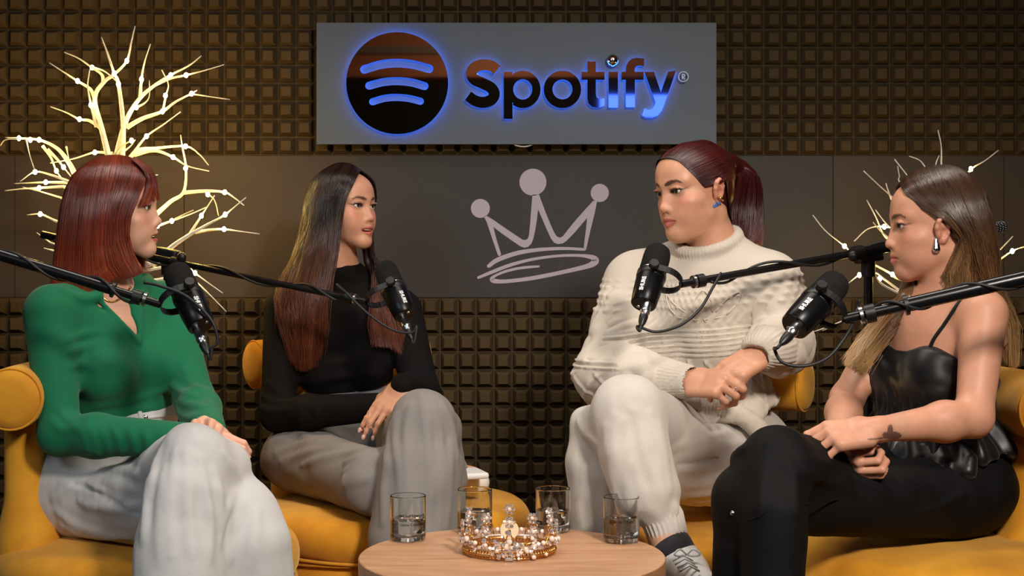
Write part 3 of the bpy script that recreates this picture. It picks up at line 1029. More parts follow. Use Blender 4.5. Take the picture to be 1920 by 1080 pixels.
def tiara():
    D = 3.035
    c = np.array([(955 - 960) * D / FPX, D, ZT + .0005])
    root = empty('tiara', c, 'gold tiara crusted with crystals and pearls on the table', 'tiara')
    R0, rng = .088, random.Random(12)
    def q(a, z, r=0.0): return c + np.array([(R0 + r) * math.sin(a), -(R0 + r) * .92 * math.cos(a), z])
    for z, rad in ((.003, .003), (.0145, .0024)):
        MB().tube([q(a, z) for a in np.linspace(0, 2 * math.pi, 73)], rad, 8, cap=False).build('band_rail', MAT_TGOLD, root, smooth='all')
    MB().tube([q(a, .0195, -.001) for a in np.linspace(0, 2 * math.pi, 73)], .0016, 6, cap=False).build('band_rail', MAT_GEM, root, smooth='all')
    for i in range(84):
        a = 2 * math.pi * i / 84
        MB().tube([q(a, .003, .001), q(a, .009, .003), q(a, .015, .001)], [.0021, .0026, .0019], 6).build('band_bead', MAT_TGOLD, root, smooth='all')
    peaks = 12
    gem = MB().ball((0, 0, 0), 1.0, 7, 4).mesh('gem')
    gem.materials.append(MAT_GEM)
    def put(name, mat, p, r, flat=False):
        key = (mat.name)
        if key not in put.cache:
            me = MB().ball((0, 0, 0), 1.0, 8 if mat is not MAT_GEM else 6, 6 if mat is not MAT_GEM else 3).mesh(name)
            me.materials.append(mat)
            if mat is not MAT_GEM: me.polygons.foreach_set('use_smooth', np.ones(len(me.polygons), dtype=bool))
            put.cache[key] = me
        o = link(name, put.cache[key], None, root)
        o.matrix_parent_inverse = Matrix.Translation(-Vector(c))
        o.location = Vector(p)
        o.scale = (r, r, r)
        o.rotation_euler = (rng.uniform(0, 3), rng.uniform(0, 3), rng.uniform(0, 3))
        return o
    put.cache = {}
    for i in range(peaks):
        a = 2 * math.pi * i / peaks
        hgt = .074 if i == 0 else (.070 if i % 2 == 0 else .054)
        # filigree stems
        for da in (-.16, .16):
            pts = [q(a + da, .018), q(a + da * .9, .030, .002), q(a + da * .3, hgt * .62, .003), q(a, hgt * .86, .003)]
            MB().tube(catmull(pts, 10), .0015, 5).build('filigree', MAT_TGOLD, root, smooth='all')
        for da in (-.10, .10):
            cc = [q(a + da + .05 * math.cos(t_) * (1 if da > 0 else -1), .034 + .010 * math.sin(t_), .003) for t_ in np.linspace(0, 5.2, 12)]
            MB().tube(cc, .0012, 5).build('filigree', MAT_TGOLD, root, smooth='all')
        # flower finial
        top = q(a, hgt, .004)
        put('pearl', MAT_PEARL, top, .0046)
        for k in range(6):
            an = 2 * math.pi * k / 6
            put('crystal', MAT_GEM, top + np.array([math.cos(an) * .0085 * math.cos(a), math.cos(an) * .0085 * math.sin(a), math.sin(an) * .0085]), .0042)
        put('crystal', MAT_GEM, q(a, hgt * .70, .006), .0052)
        put('pearl', MAT_PEARL, q(a, hgt * .50, .007), .0062)
        put('crystal', MAT_GEM, q(a - .13, hgt * .42, .006), .0045)
        put('crystal', MAT_GEM, q(a + .13, hgt * .42, .006), .0045)
        put('pearl', MAT_PEARL, q(a + .26, .030, .005), .0048)
        put('crystal', MAT_GEM, q(a + .20, .023, .005), .0040)
        put('crystal', MAT_GEM, q(a - .06, .025, .006), .0042)
    # denser cluster at the front
    for k in range(46):
        a, z = rng.gauss(.02, .26), abs(rng.gauss(.022, .014)) + .004
        put('crystal' if k % 3 else 'pearl', MAT_GEM if k % 3 else MAT_PEARL, q(a, z, .008 + rng.uniform(0, .004)), rng.uniform(.0032, .0058))
    for k in range(7):
        put('crystal', MAT_GEM, q(-.06 + .02 * k, -.0 + .004 + .002 * (k % 2), .010), .0034)
    # padded cap disc inside seen at the back
    MB().lathe([(.001, 0), (.018, .0), (.019, .002), (.018, .004), (.001, .004)], 24, Matrix.Translation(Vector(q(math.pi, .030, -.004))) @ Matrix.Rotation(math.pi / 2, 4, 'X')).build('medallion', simple('ivory_disc', rgb(226, 208, 172), .5), root, smooth=True)
    return root
tiara()

# ------------------------------------------------------------------ microphones and stands
MAT_MFOAM = simple('black_foam_windscreen', rgb(34, 32, 31), .98, var=.25, scale=90, bump=.8, bscale=600, spec=.1)
MAT_MBODY = simple('black_satin_metal', rgb(20, 20, 22), .34, metal=.55, spec=.5)
MAT_MBLACK = simple('black_plastic', rgb(18, 18, 18), .42)
MAT_STEEL = simple('brushed_steel', rgb(186, 186, 190), .28, metal=1.0)
MAT_WHITE = simple('white_lettering', rgb(214, 216, 218), .5)
MAT_RUBBER = simple('black_rubber_cable', rgb(26, 25, 25), .5)
MAT_TUBE = simple('black_gloss_tube', rgb(16, 16, 18), .25, spec=.6)


def basis(z, u):
    z = unit(z)
    u = np.asarray(u, float)
    u = unit(u - z * (u @ z))
    v = np.cross(z, u)
    return np.stack([u, v, z], 1)


def microphone(label, foam_px, tail_px, Df, Dt, arm_px, Da, cable, flip=False, conn=(.008, -.012)):
    """foam_px / tail_px: centre of the windscreen and of the tail face; arm_px: where the yoke meets the boom"""
    a, b = P(*foam_px, Df), P(*tail_px, Dt)
    ax = unit(a - b)
    arm_p = P(*arm_px, Da)
    mid = b + ax * .078
    Bm = basis(ax, arm_p - mid)
    root = empty('microphone', b, label, 'microphone', 'black broadcast microphones on booms')
    M = Matrix(((Bm[0, 0], Bm[0, 1], Bm[0, 2], b[0]), (Bm[1, 0], Bm[1, 1], Bm[1, 2], b[1]), (Bm[2, 0], Bm[2, 1], Bm[2, 2], b[2]), (0, 0, 0, 1)))
    MB().lathe([(.001, 0), (.0255, .0), (.0275, .002), (.0300, .030), (.0315, .066), (.0315, .070), (.001, .070)], 40, M).build('body', MAT_MBODY, root, smooth=True)
    MB().lathe([(.0318, .070), (.0325, .072), (.0325, .084), (.0310, .086), (.001, .086)], 40, M).build('collar', MAT_MBLACK, root, smooth=True)
    MB().lathe([(.0285, .086), (.0295, .087), (.0295, .089), (.0285, .090)], 40, M).build('trim_ring', MAT_STEEL, root, smooth=True)
    pr = [(.0295, .089), (.0300, .095), (.0298, .130), (.0285, .143), (.0250, .152), (.0180, .158), (.009, .1605), (.001, .161)]
    MB().lathe(pr, 36, M).build('windscreen', MAT_MFOAM, root, smooth='all')
    # yoke: flat strip round the pivots
    d = float((arm_p - mid) @ Bm[:, 0])
    d = min(max(d, .06), .095)
    zc = .078
    pts = []
    w2 = .040
    for t_ in np.linspace(0, 1, 6): pts.append((t_ * (d - .032) - .006, w2))
    for an in np.linspace(90, -90, 15)[1:-1]: pts.append((d - .038 + .038 * math.cos(math.radians(an)), w2 * math.sin(math.radians(an))))
    for t_ in np.linspace(1, 0, 6): pts.append((t_ * (d - .032) - .006, -w2))
    V, Fc = [], []
    n = len(pts)
    pa_ = np.array(pts)
    T_ = np.gradient(pa_, axis=0); T_ /= np.linalg.norm(T_, axis=1, keepdims=True)
    for (x, y), tt in zip(pts, T_):
        nx, ny = -tt[1] * .0013, tt[0] * .0013
        for sx in (1, -1):
            for zz in (-.0075, .0075):
                V.append(M @ Vector((x + nx * sx, y + ny * sx, zc + zz)))
    for k in range(n - 1):
        i, j = 4 * k, 4 * k + 4
        Fc += [[i, i + 1, j + 1, j], [i + 2, j + 2, j + 3, i + 3], [i + 1, i + 3, j + 3, j + 1], [i, j, j + 2, i + 2]]
    Fc += [[0, 2, 3, 1], [4 * n - 4, 4 * n - 3, 4 * n - 1, 4 * n - 2]]
    yk = MB().add(V, Fc).build('yoke', MAT_MBLACK, root)
    for sgn in (1, -1):
        Mk = M @ Matrix.Translation((0, sgn * .031, zc)) @ Matrix.Rotation(-sgn * math.pi / 2, 4, 'X')
        MB().lathe([(.004, 0), (.004, .008), (.0095, .0095), (.0115, .012), (.0115, .021), (.0095, .0235), (.001, .0235)], 20, Mk).build('pivot_knob', MAT_MBLACK, yk, smooth=True)
    # stub joining the boom
    ap = M @ Vector((d - .001, 0, zc))
    # connector and plug
    cx, cy = conn
    Mc = M @ Matrix.Translation((cx, cy, 0)) @ Matrix.Rotation(math.pi, 4, 'X')
    MB().lathe([(.0100, -.002), (.0100, .018), (.0108, .019), (.0108, .026), (.0092, .028), (.0092, .034), (.001, .034)], 24, Mc).build('connector', MAT_STEEL, root, smooth=True)
    MB().lathe([(.0095, .034), (.0098, .037), (.0085, .050), (.0050, .060), (.0040, .062), (.001, .062)], 20, Mc).build('plug_boot', MAT_MBLACK, root, smooth=True)
    e0 = np.array(Mc @ Vector((0, 0, .058))); e1 = np.array(Mc @ Vector((0, 0, .074)))
    Mj = M @ Matrix.Translation((-.010, .010, 0)) @ Matrix.Rotation(math.pi, 4, 'X')
    MB().lathe([(.0018, 0), (.0018, .0012), (.0038, .0012), (.0042, 0.0)], 16, Mj).build('headphone_socket', MAT_STEEL, root, smooth=True)
    W = [e0, e1] + [P(x, y, D) for x, y, D in cable]
    MB().tube(catmull(W, 8 * len(W)), .0032, 8).build('cable', MAT_RUBBER, root, smooth='all')
    # lettering along the body, facing the camera
    view = unit(np.array([0, 0, CAMZ]) - (b + ax * .035))
    vl = np.array([view @ Bm[:, 0], view @ Bm[:, 1]])
    th = math.atan2(vl[1], vl[0]) + (.45 if flip else -.45)
    me = text_mesh('SHURE', .0125, .0004, .0005)
    for v in me.vertices:
        x, y, z = v.co
        if flip: x, y = -x, -y
        zz = .036 + x * .95                                # reads along the axis
        rr = .0303 + (zz - .03) * .035 + z + .0006
        q = th - y / .031
        v.co = M @ Vector((rr * math.cos(q), rr * math.sin(q), zz))
    link('lettering', me, MAT_WHITE, root)
    return np.array(ap), root


def boom_stand(label, pts, ends, r, pole, wraps, clamp=None, weight=None, cable_r=.0032, D_pole=None, seed=0, coil=(0.0, 1.0), nwr=3.0, foot=.12):
    """boom tube along pts (world), vertical pole down to a round foot, a cable wound round the boom"""
    base = np.array([pole[0], pole[1], 0.0])
    root = empty('microphone_stand', base, label, 'stand', 'boom stands for the microphones')
    MB().tube([pts[0], pts[1]], r, 16).build('boom', MAT_TUBE, root, smooth=True)
    MB().tube([pts[1], pts[2]], r * 1.35, 16).build('boom_rear', MAT_TUBE, root, smooth=True)
    jn = pts[1] + (pts[0] - pts[1]) * 0.02
    MB().tube([jn, jn + (pts[1] - pts[0]) * .06], r * 1.9, 16).build('grip', MAT_MBLACK, root, smooth=True)
    # steel end fitting
    e = unit(pts[1] - pts[0])
    MB().tube([pts[0] + e * .030, pts[0] + e * .036], r * 1.7, 16).build('lock_ring', MAT_STEEL, root, smooth=True)
    MB().tube([pts[0] + e * .040, pts[0] + e * .058], r * 1.75, 16).build('lock_collar', MAT_MBLACK, root, smooth=True)
    # pole and foot
    top = np.array(pole)
    MB().tube([base + np.array([0, 0, .01]), base + np.array([0, 0, top[2] * .55])], .0135, 14).build('pole', MAT_MBLACK, root, smooth=True)
    MB().tube([base + np.array([0, 0, top[2] * .5]), top], .0105, 14).build('inner_pole', MAT_TUBE, root, smooth=True)
    MB().lathe([(foot, 0), (foot, .008), (foot * .8, .016), (.02, .022), (.016, .05)], 32, Matrix.Translation(Vector(base))).build('foot', MAT_MBLACK, root, smooth=True)
    MB().tube([top - np.array([0, 0, .055]), top - np.array([0, 0, .018])], .0165, 16).build('swivel', MAT_MBLACK, root, smooth=True)
    F = Fld()
    F.box(top + np.array([0, 0, -.004]), (.034, .016, .018), r=.005, rot=np.stack([e, unit(np.cross([0, 0, 1], e)), unit(np.cross(e, unit(np.cross([0, 0, 1], e))))], 1))
    V, Q = F.mesh(top - .06, top + .06, .004)
    cb = link('clamp', mesh_np('clamp', V, Q), MAT_MBLACK, root, True)
    k = top + np.array([0, -.024, 0]) - e * .05
    MB().ball(k, (.013, .010, .013), 14, 10).build('clamp_knob', MAT_MBLACK, cb, smooth='all')
    if weight is not None:
        w0, w1 = weight
        MB().tube([w0, w1], .0125, 18).build('counterweight', MAT_MBLACK, root, smooth=True)
        d = unit(w1 - w0); L_ = np.linalg.norm(w1 - w0)
        u = unit(np.cross(d, [0, 0, 1])); v = np.cross(d, u)
        kn = MB()
        for i in range(6):
            for j in range(14):
                an = 2 * math.pi * (j + .5 * (i % 2)) / 14
                kn.ball(w0 + d * L_ * (i + .5) / 6 + (u * math.cos(an) + v * math.sin(an)) * .0125, .0024, 6, 4)
        kn.build('knurling', MAT_STEEL, root, clean=False)
    # cable wound round the boom
    n = 90
    A, Bq = pts[0] + (pts[2] - pts[0]) * coil[0], pts[0] + (pts[2] - pts[0]) * coil[1]
    u = unit(np.cross(e, [0, 0, 1])); v = np.cross(e, u)
    W = []
    for i in range(n):
        t_ = i / (n - 1)
        an = 2 * math.pi * nwr * t_ + seed + .8 * math.sin(5 * t_)
        rr = (r if t_ < .6 else r * 1.35) + cable_r + .0012 * (1 + math.sin(7 * t_ + seed))
        W.append(A + (Bq - A) * t_ + (u * math.cos(an) + v * math.sin(an)) * rr)
    MB().tube(W, cable_r, 8).build('wound_cable', MAT_RUBBER, root, smooth='all')
    return root


def stand_for(label, ap, px1, px2, D1, D2, poleD, polepx, r=.0085, weight=None, seed=0, nwr=3.0, coil=(.08, .95), foot=.12):
    p2 = P(*px2, D2)
    p1 = ap + (p2 - ap) * ((px1[0] - (960 + ap[0] / ap[1] * FPX)) / (px2[0] - (960 + ap[0] / ap[1] * FPX)))     # keep the boom straight
    pole = P(polepx[0], polepx[1], poleD)
    return boom_stand(label, [ap, p1, p2], None, r, pole, None, weight=weight, seed=seed, nwr=nwr, coil=coil, foot=foot)


ap, m_ = microphone('black microphone in front of the green top', (332, 512), (378, 612), 3.20, 3.13, (292, 546), 3.16, [(398, 652, 3.10), (408, 640, 3.10), (396, 600, 3.10), (350, 556, 3.11), (300, 536, 3.12), (270, 530, 3.13)], flip=True)
stand_for('black boom reaching in from the left edge', ap, (212, 522), (-240, 404), 3.16, 3.09, 3.10, (-200, 414), r=.0085, seed=1.0, nwr=3.0)
ap, m_ = microphone('black microphone in front of the black turtleneck', (722, 505), (760, 592), 3.85, 3.78, (672, 530), 3.84, [(781, 612, 3.76), (772, 624, 3.76), (735, 618, 3.77), (690, 588, 3.78), (650, 550, 3.80), (632, 533, 3.83)], flip=True)
stand_for('black boom stand behind the red-haired bob', ap, (350, 480), (80, 440), 4.03, 4.18, 4.05, (314, 476), r=.0078, seed=2.2, nwr=3.2)
ap, m_ = microphone('black microphone in front of the cream sweater', (1230, 487), (1206, 572), 3.40, 3.33, (1282, 516), 3.38, [(1196, 612, 3.30), (1230, 622, 3.30), (1275, 610, 3.30), (1312, 580, 3.31), (1336, 540, 3.33), (1352, 512, 3.36)])
stand_for('black boom stand behind the camisole wearer', ap, (1590, 470), (1850, 431), 3.565, 3.72, 3.59, (1628, 474), r=.0085, weight=(P(1852, 429, 3.722), P(1882, 425, 3.74)), foot=.07, seed=.4, nwr=2.6)
ap, m_ = microphone('largest black microphone, nearest the camisole wearer', (1566, 532), (1489, 613), 2.92, 2.84, (1606, 556), 2.90, [(1452, 655, 2.82), (1468, 680, 2.82), (1510, 686, 2.82), (1555, 668, 2.83), (1592, 620, 2.85), (1606, 582, 2.88), (1612, 562, 2.88)])
stand_for('black boom reaching in from the right edge', ap, (1700, 540), (2170, 464), 2.88, 2.79, 2.80, (2150, 468), r=.0100, seed=3.0, nwr=3.2)


# ------------------------------------------------------------------ people: heads
def head_frame(yaw, pitch=0.0, roll=0.0):
    """columns right, forward, up.  yaw 0 looks at the camera, + turns to image right; pitch + looks up; roll + tips the crown to image right"""
    y, p, r = map(math.radians, (yaw, pitch, roll))
    f = np.array([math.sin(y), -math.cos(y), 0.0])
    u = np.array([0, 0, 1.0])
    rt = np.cross(f, u)
    f2 = f * math.cos(p) + u * math.sin(p)
    u2 = np.cross(rt, f2)
    R = np.stack([rt, f2, u2], 1)
    # roll about the viewing axis (+y)
    c, s = math.cos(r), math.sin(r)
    Rr = np.array([[c, 0, s], [0, 1, 0], [-s, 0, c]])
    return Rr @ R


def rotx(a):
    a = math.radians(a); c, s = math.cos(a), math.sin(a)
    return np.array([[1, 0, 0], [0, c, -s], [0, s, c]])


def roty(a):
    a = math.radians(a); c, s = math.cos(a), math.sin(a)
    return np.array([[c, 0, s], [0, 1, 0], [-s, 0, c]])


def rotz(a):
    a = math.radians(a); c, s = math.cos(a), math.sin(a)
    return np.array([[c, -s, 0], [s, c, 0], [0, 0, 1]])


HD = dict(open=0.0, smile=0.0, lip=1.0, jaw=1.0, nose=0.0, eye=1.0, cheek=1.0, ears=(1, 1), brow=0.0, chin=-.003, eary=.010)


def head_prims(F, h):
    """female head in its own frame: origin between the ear canals, +x right, +y forward, +z up, metres"""
    op, sm = h['open'], h['smile']
    jd = -0.010 * op                                                     # jaw drop
    F.ell((0, -0.010, 0.046), (0.070, 0.089, 0.078), k=.01)              # cranium
    F.ell((0, 0.030, -0.006), (0.058, 0.056, 0.080), k=.035)             # face mass
    F.ell((0, 0.0490, 0.054), (0.052, 0.043, 0.044), k=.03)               # forehead
    F.ell((0, 0.0575, -0.042), (0.038, 0.034, 0.038), k=.03)              # muzzle
    for s in (-1, 1):
        F.ell((s * .041, .049, -.016 + .004 * sm), (.021 * h['cheek'], .026, .019), k=.022)   # cheekbone
        F.rc((s * .0415 * h['jaw'], .006, -.044), (s * .012, .071 + h['chin'], -.084 + jd), .0165, .012, k=.030)     # jaw line
        F.ell((s * .034, .050 + .004 * sm, -.048 + .012 * sm), (.016 + .002 * sm, .022, .020), k=.022)     # cheek fat
        F.rc((s * .010, .0830, .0285), (s * .044, .0660, .0330), .0085, .008, k=.016)  # brow ridge
    F.ell((0, .0765 + h['chin'], -.083 + jd), (.0165, .0145, .0135), k=.016)         # chin
    # neck
    F.rc((0, -.022, -.035), (0, -.040, -.175), .047, .046, k=.030)
    for s in (-1, 1):
        F.rc((s * .044, -.026, -.045), (s * .014, -.004, -.165), .010, .010, k=.022)   # neck muscle
    # eyes: socket, lids around the ball, slit
    for s in (-1, 1):
        F.ell((s * .0315, .0945, .0125), (.0185, .0125, .0120), k=.014, op='s')
        F.ell((s * .0315, .0710, .0125), (.0172, .0142, .0128), k=.006)
        F.ell((s * .0315, .0865, .0190), (.0165, .0050, .0042), k=.006)          # upper lid fold
    # nose
    F.rc((0, .0840, .0200), (0, .0965, -.0180 + h['nose'] * .002), .0062, .0072, k=.013)
    F.ell((0, .0990, -.0245 + h['nose'] * .003), (.0088, .0085, .0080), k=.008)
    for s in (-1, 1):
        F.ell((s * .0112, .0892, -.0285), (.0066, .0090, .0068), k=.006)
        F.ell((s * .0058, .0945, -.0350), (.0032, .0048, .0030), k=.003, op='s')
    F.rc((0, .0850, -.0330), (0, .0852, -.0440), .0062, .0058, k=.010)     # philtrum
    # mouth
    L = h['lip']
    mw = .0235 + .0035 * sm
    cz = -.0545 + .0035 * sm
    for s in (-1, 1):
        F.rc((s * .004, .0910, -.0500), (s * mw, .0755 - .002 * sm, cz), .0058 * L, .0026, k=.006)
        F.rc((s * .001, .0888, -.0618 + jd * .7), (s * mw * .9, .0760 - .002 * sm, cz - .0015 + jd * .15), .0066 * L, .0030, k=.006)
    if op > 0.05:
        F.ell((0, .088, -.0553 + jd * .45), (mw * .86, .016, .0022 + .0048 * op), k=.0025, op='s')
    else:
        for s in (-1, 1):
            F.rc((0, .0990, -.0556), (s * mw * .98, .0820, cz - .0006), .0016, .0010, k=.0028, op='s')
    # eye slit last
    e = h['eye']
    for s in (-1, 1):
        F.ell((s * .0315, .0855, .0118), (.0143, .0125, .0052 * e), k=.002, op='s', rot=roty(s * -6))
    # ears
    for s, on_ in zip((1, -1), h['ears']):
        if not on_: continue
        E = roty(s * 12) @ rotz(s * -22) @ rotx(-10)
        def ep(x, y, z): return np.array([s * .0680, h['eary'], .000]) + E @ (np.array([x * s, y, z]) * .94)
        F.ell(ep(.003, -.008, .004), (.0050, .0165, .0290), k=.006, rot=E)
        ring = [(.006, .004, -.010), (.007, .006, .012), (.009, .001, .026), (.010, -.010, .0315), (.011, -.0205, .024), (.011, -.0225, .010), (.009, -.019, -.006), (.007, -.012, -.018)]
        for a, b in zip(ring[:-1], ring[1:]):
            F.rc(ep(*a), ep(*b), .0031, .0031, k=.005)
        F.rc(ep(.006, -.006, -.021), ep(.006, -.009, -.016), .0065, .006, k=.006)     # lobe
        F.ell(ep(.011, -.007, -.002), (.0060, .0075, .0095), k=.004, op='s', rot=E)   # concha
        F.ell(ep(.011, -.010, .018), (.0045, .0065, .0075), k=.004, op='s', rot=E)
        F.rc(ep(.007, -.014, .006), ep(.008, -.008, .016), .0022, .0022, k=.004)      # antihelix
        F.ell(ep(.007, .003, -.004), (.0032, .0042, .0055), k=.004, rot=E)            # tragus


def face_colors(Vl, h, skin, lipc, browc, blush, shadow):
    """colours of the skin in the head frame (Vl local coordinates): lips, brows, blusher, eye make-up"""
    x, y, z = np.abs(Vl[:, 0]), Vl[:, 1], Vl[:, 2]
    n = len(Vl)
    C = np.tile(np.array(skin), (n, 1))
    def mix(C, c, f): return C * (1 - f[:, None]) + np.array(c) * f[:, None]
    front = smoothstep(.03, .06, y)
    # blusher
    f = np.exp(-(((x - .046) / .020) ** 2 + ((z + .014 - (x - .046) * .6) / .014) ** 2)) * front
    C = mix(C, blush, f * .40)
    f = np.exp(-((x / .010) ** 2 + ((z + .022) / .010) ** 2)) * front
    C = mix(C, blush, f * .18)
    sm, op = h['smile'], h['open']
    mw = .0235 + .0035 * sm
    # lips: region between an upper bow and a lower curve
    t = np.clip(x / (mw + .001), 0, 1)
    jd = -.010 * op
    zc = -.0553 + .0035 * sm * t ** 2 + jd * .45 * (1 - t)
    up = .0088 * (1 - t ** 1.6) * h['lip'] - .0016 * np.exp(-(x / .003) ** 2) - jd * .4 * (1 - t)
    lo = .0118 * (1 - t ** 2.2) * h['lip'] - jd * .35 * (1 - t)
    dz = z - zc
    f = smoothstep(-.0012, .0006, np.minimum(up - dz, lo + dz)) * (x < mw + .001) * smoothstep(.066, .074, y)
    C = mix(C, lipc, f * .92)
    # brows
    bx = np.clip((x - .011) / .038, 0, 1)
    zb = .0285 + .0065 * np.sin(bx * 2.0) + h['brow'] * .001 - .0045 * smoothstep(.75, 1, bx)
    th = .0036 * h.get('browth', 1.0) * (1 - .75 * bx ** 1.5) * (.45 + .55 * smoothstep(0, .25, bx)) + .0005
    f = smoothstep(0.0012, -0.0005, np.abs(z - zb) - th) * (x > .0095) * (x < .050) * front
    C = mix(C, browc, f * .88)
    # eye make-up
    f = np.exp(-(((x - .033) / .016) ** 2 + ((z - .0195) / .0055) ** 2)) * front
    C = mix(C, shadow, f * .55)
    ex = (x - .0315) / .0150
    f = smoothstep(1.30, 1.02, np.sqrt(ex ** 2 + ((z - .0120 - .0015 * ex) / .0058) ** 2)) * (z > .0105 + .002 * (ex - .3)) * front
    C = mix(C, browc, np.clip(f, 0, 1) * .95)
    f = np.exp(-(((x - .049) / .0045) ** 2 + ((z - .0155 - (x - .049) * .5) / .0016) ** 2)) * front
    C = mix(C, browc, np.clip(f * 1.3, 0, 1) * .85)
    f = smoothstep(1.30, 1.05, np.sqrt(ex ** 2 + ((z - .0115) / .0062) ** 2)) * (z <= .0105) * front
    C = mix(C, browc, f * .35)
    # ears a little redder
    f = smoothstep(.066, .074, x) * smoothstep(.03, .0, y)
    C = mix(C, blush, f * .35)
    return C


def merge_meshes(parts):
    V, Q, o = [], [], 0
    for v, q in parts:
        V.append(v)
        Q.append(q + o)
        o += len(v)
    return np.vstack(V), np.vstack(Q)


def clean(V, Q):
    used = np.zeros(len(V), bool)
    used[Q.ravel()] = True
    m = np.cumsum(used) - 1
    return V[used], m[Q]


def hires(F, boxes, lo, hi, h):
    """mesh the field coarsely, with finer boxes [(lo, hi, h)] cut in: one joined surface"""
    V, Q = F.mesh(lo, hi, h)
    keep = np.ones(len(Q), bool)
    for bl, bh, _ in boxes:
        ins = ((V > np.asarray(bl) + h * .5) & (V < np.asarray(bh) - h * .5)).all(1)
        keep &= ~ins[Q].all(1)
    parts = [clean(V, Q[keep])]
    for bl, bh, hh in boxes:
        parts.append(F.mesh(bl, bh, hh))
    return merge_meshes(parts)


MAT = {}


def make_eye(parent, R, t, s, look, side, iris):
    """eyeball with iris, pupil as sub-parts"""
    c = t + s * (R @ np.array([side * .0315, .0707, .0120]))
    g = unit(R @ np.array([look[0], 1.0, look[1]]))
    M = Matrix.Translation(Vector(c)) @ Vector(g).to_track_quat('Z', 'Y').to_matrix().to_4x4()
    r = .0138 * s
    eb = MB().ball((0, 0, 0), r, 24, 16, None)
    eb.v = [tuple(M @ Vector(v)) for v in eb.v]
    o = eb.build('eye', MAT['eyewhite'], parent, smooth='all')
    prof = [(r * math.sin(a) * 1.012, r * math.cos(a) * 1.012) for a in np.linspace(.42, .0001, 6)]
    MB().lathe(prof, 20, M).build('iris', iris, o, smooth='all')
    prof = [(r * math.sin(a) * 1.02, r * math.cos(a) * 1.02) for a in np.linspace(.19, .0001, 4)]
    MB().lathe(prof, 16, M).build('pupil', MAT['pupil'], o, smooth='all')
    return o


def make_lashes(parent, R, t, s, side, mat, up=1.0):
    mb = MB()
    for i in range(15):
        u = i / 14 * 2 - 1
        a = np.array([side * (.0315 + .0135 * u), .0850 - .0070 * max(u, 0) ** 2 - .0015 * u * u, .0120 + .0046 * (1 - u * u) ** .6 + .001 * u])
        d = np.array([side * (.25 + u * .75), .9, .65 * up])
        d = d / np.linalg.norm(d) * (.0075 + .0025 * u)
        p = [a, a + d * .55 + np.array([0, 0, -.0006]), a + d + np.array([0, 0, .0012])]
        mb.tube([t + s * (R @ q) for q in p], [.00055, .0004, .00015], 3)
    return mb.build('eyelashes', mat, parent, smooth='all', clean=False)


def lift(F, pts, c, gap=.006, n=None):
    """push hair guide points out of the head so that they lie at least gap above the skin"""
    W = catmull(pts, n) if n else np.array(pts, float)
    for _ in range(3):
        d = F.ev(W)
        out = W - c(W)
        out /= np.maximum(np.linalg.norm(out, axis=1, keepdims=True), 1e-6)
        W = W + out * np.maximum(gap - d, 0)[:, None]
    return [q for q in W]


# ------------------------------------------------------------------ people: bodies, hands, hair
def body_frame(sr, sl, up):
    """frame of a torso from its right and left shoulder: columns right, forward, up"""
    u = unit(up)
    r = np.asarray(sr) - np.asarray(sl)
    r = unit(r - u * (r @ u))
    f = np.cross(u, r)
    return np.stack([r, f, u], 1)


def torso(F, J, o=0.0, bust=.055, k=.04, neck=True, waist=1.0, hip=1.0):
    """J: sr, sl shoulders, nb neck base, C chest, W waist, H pelvis"""
    R = body_frame(J['sr'], J['sl'], J['C'] - J['W'])
    F.frame()
    half = np.linalg.norm(J['sr'] - J['sl']) / 2
    r_, f_, u_ = R.T
    F.ell(J['C'] + u_ * .01, (half * .86 + o, .088 + o, .140 + o), k=k, rot=R)
    F.ell(J['W'], (.118 * waist + o, .080 * waist + o, .120 + o), k=k, rot=R)
    RH = body_frame(J['sr'], J['sl'], J['W'] - J['H'])
    F.ell(J['H'], (.155 * hip + o, .105 * hip + o, .115 + o), k=k, rot=RH)
    for sgn, key in ((1, 'sr'), (-1, 'sl')):
        s_ = J[key]
        F.rc(J['nb'] - u_ * .035 + r_ * sgn * .02, s_ + u_ * .004 - r_ * sgn * .02, .048 + o, .040 + o, k=k)            # collar bone line
        F.rc(J['nb'] - f_ * .025 + r_ * sgn * .02, s_ - f_ * .015 + u_ * .012 - r_ * sgn * .015, .032 + o, .026 + o, k=k)   # trapezius
        if bust:
            b = J['C'] + r_ * sgn * .066 + f_ * .062 - u_ * .045
            F.ell(b, (bust + .004 + o, bust + o, bust + .002 + o), k=.028, rot=R)
    return R


def arm(F, sh, el, wr, o=0.0, ro=None, k=.03, scale=1.0):
    a, b, c = map(np.asarray, (sh, el, wr))
    o2 = o if ro is None else ro
    F.rc(a, b, .047 * scale + o, .036 * scale + o, k=k)
    m = b + (c - b) * .3
    F.rc(b, m, .0355 * scale + o, .038 * scale + o, k=.02)
    F.rc(m, c, .038 * scale + o, .0225 * scale + o2, k=.02)


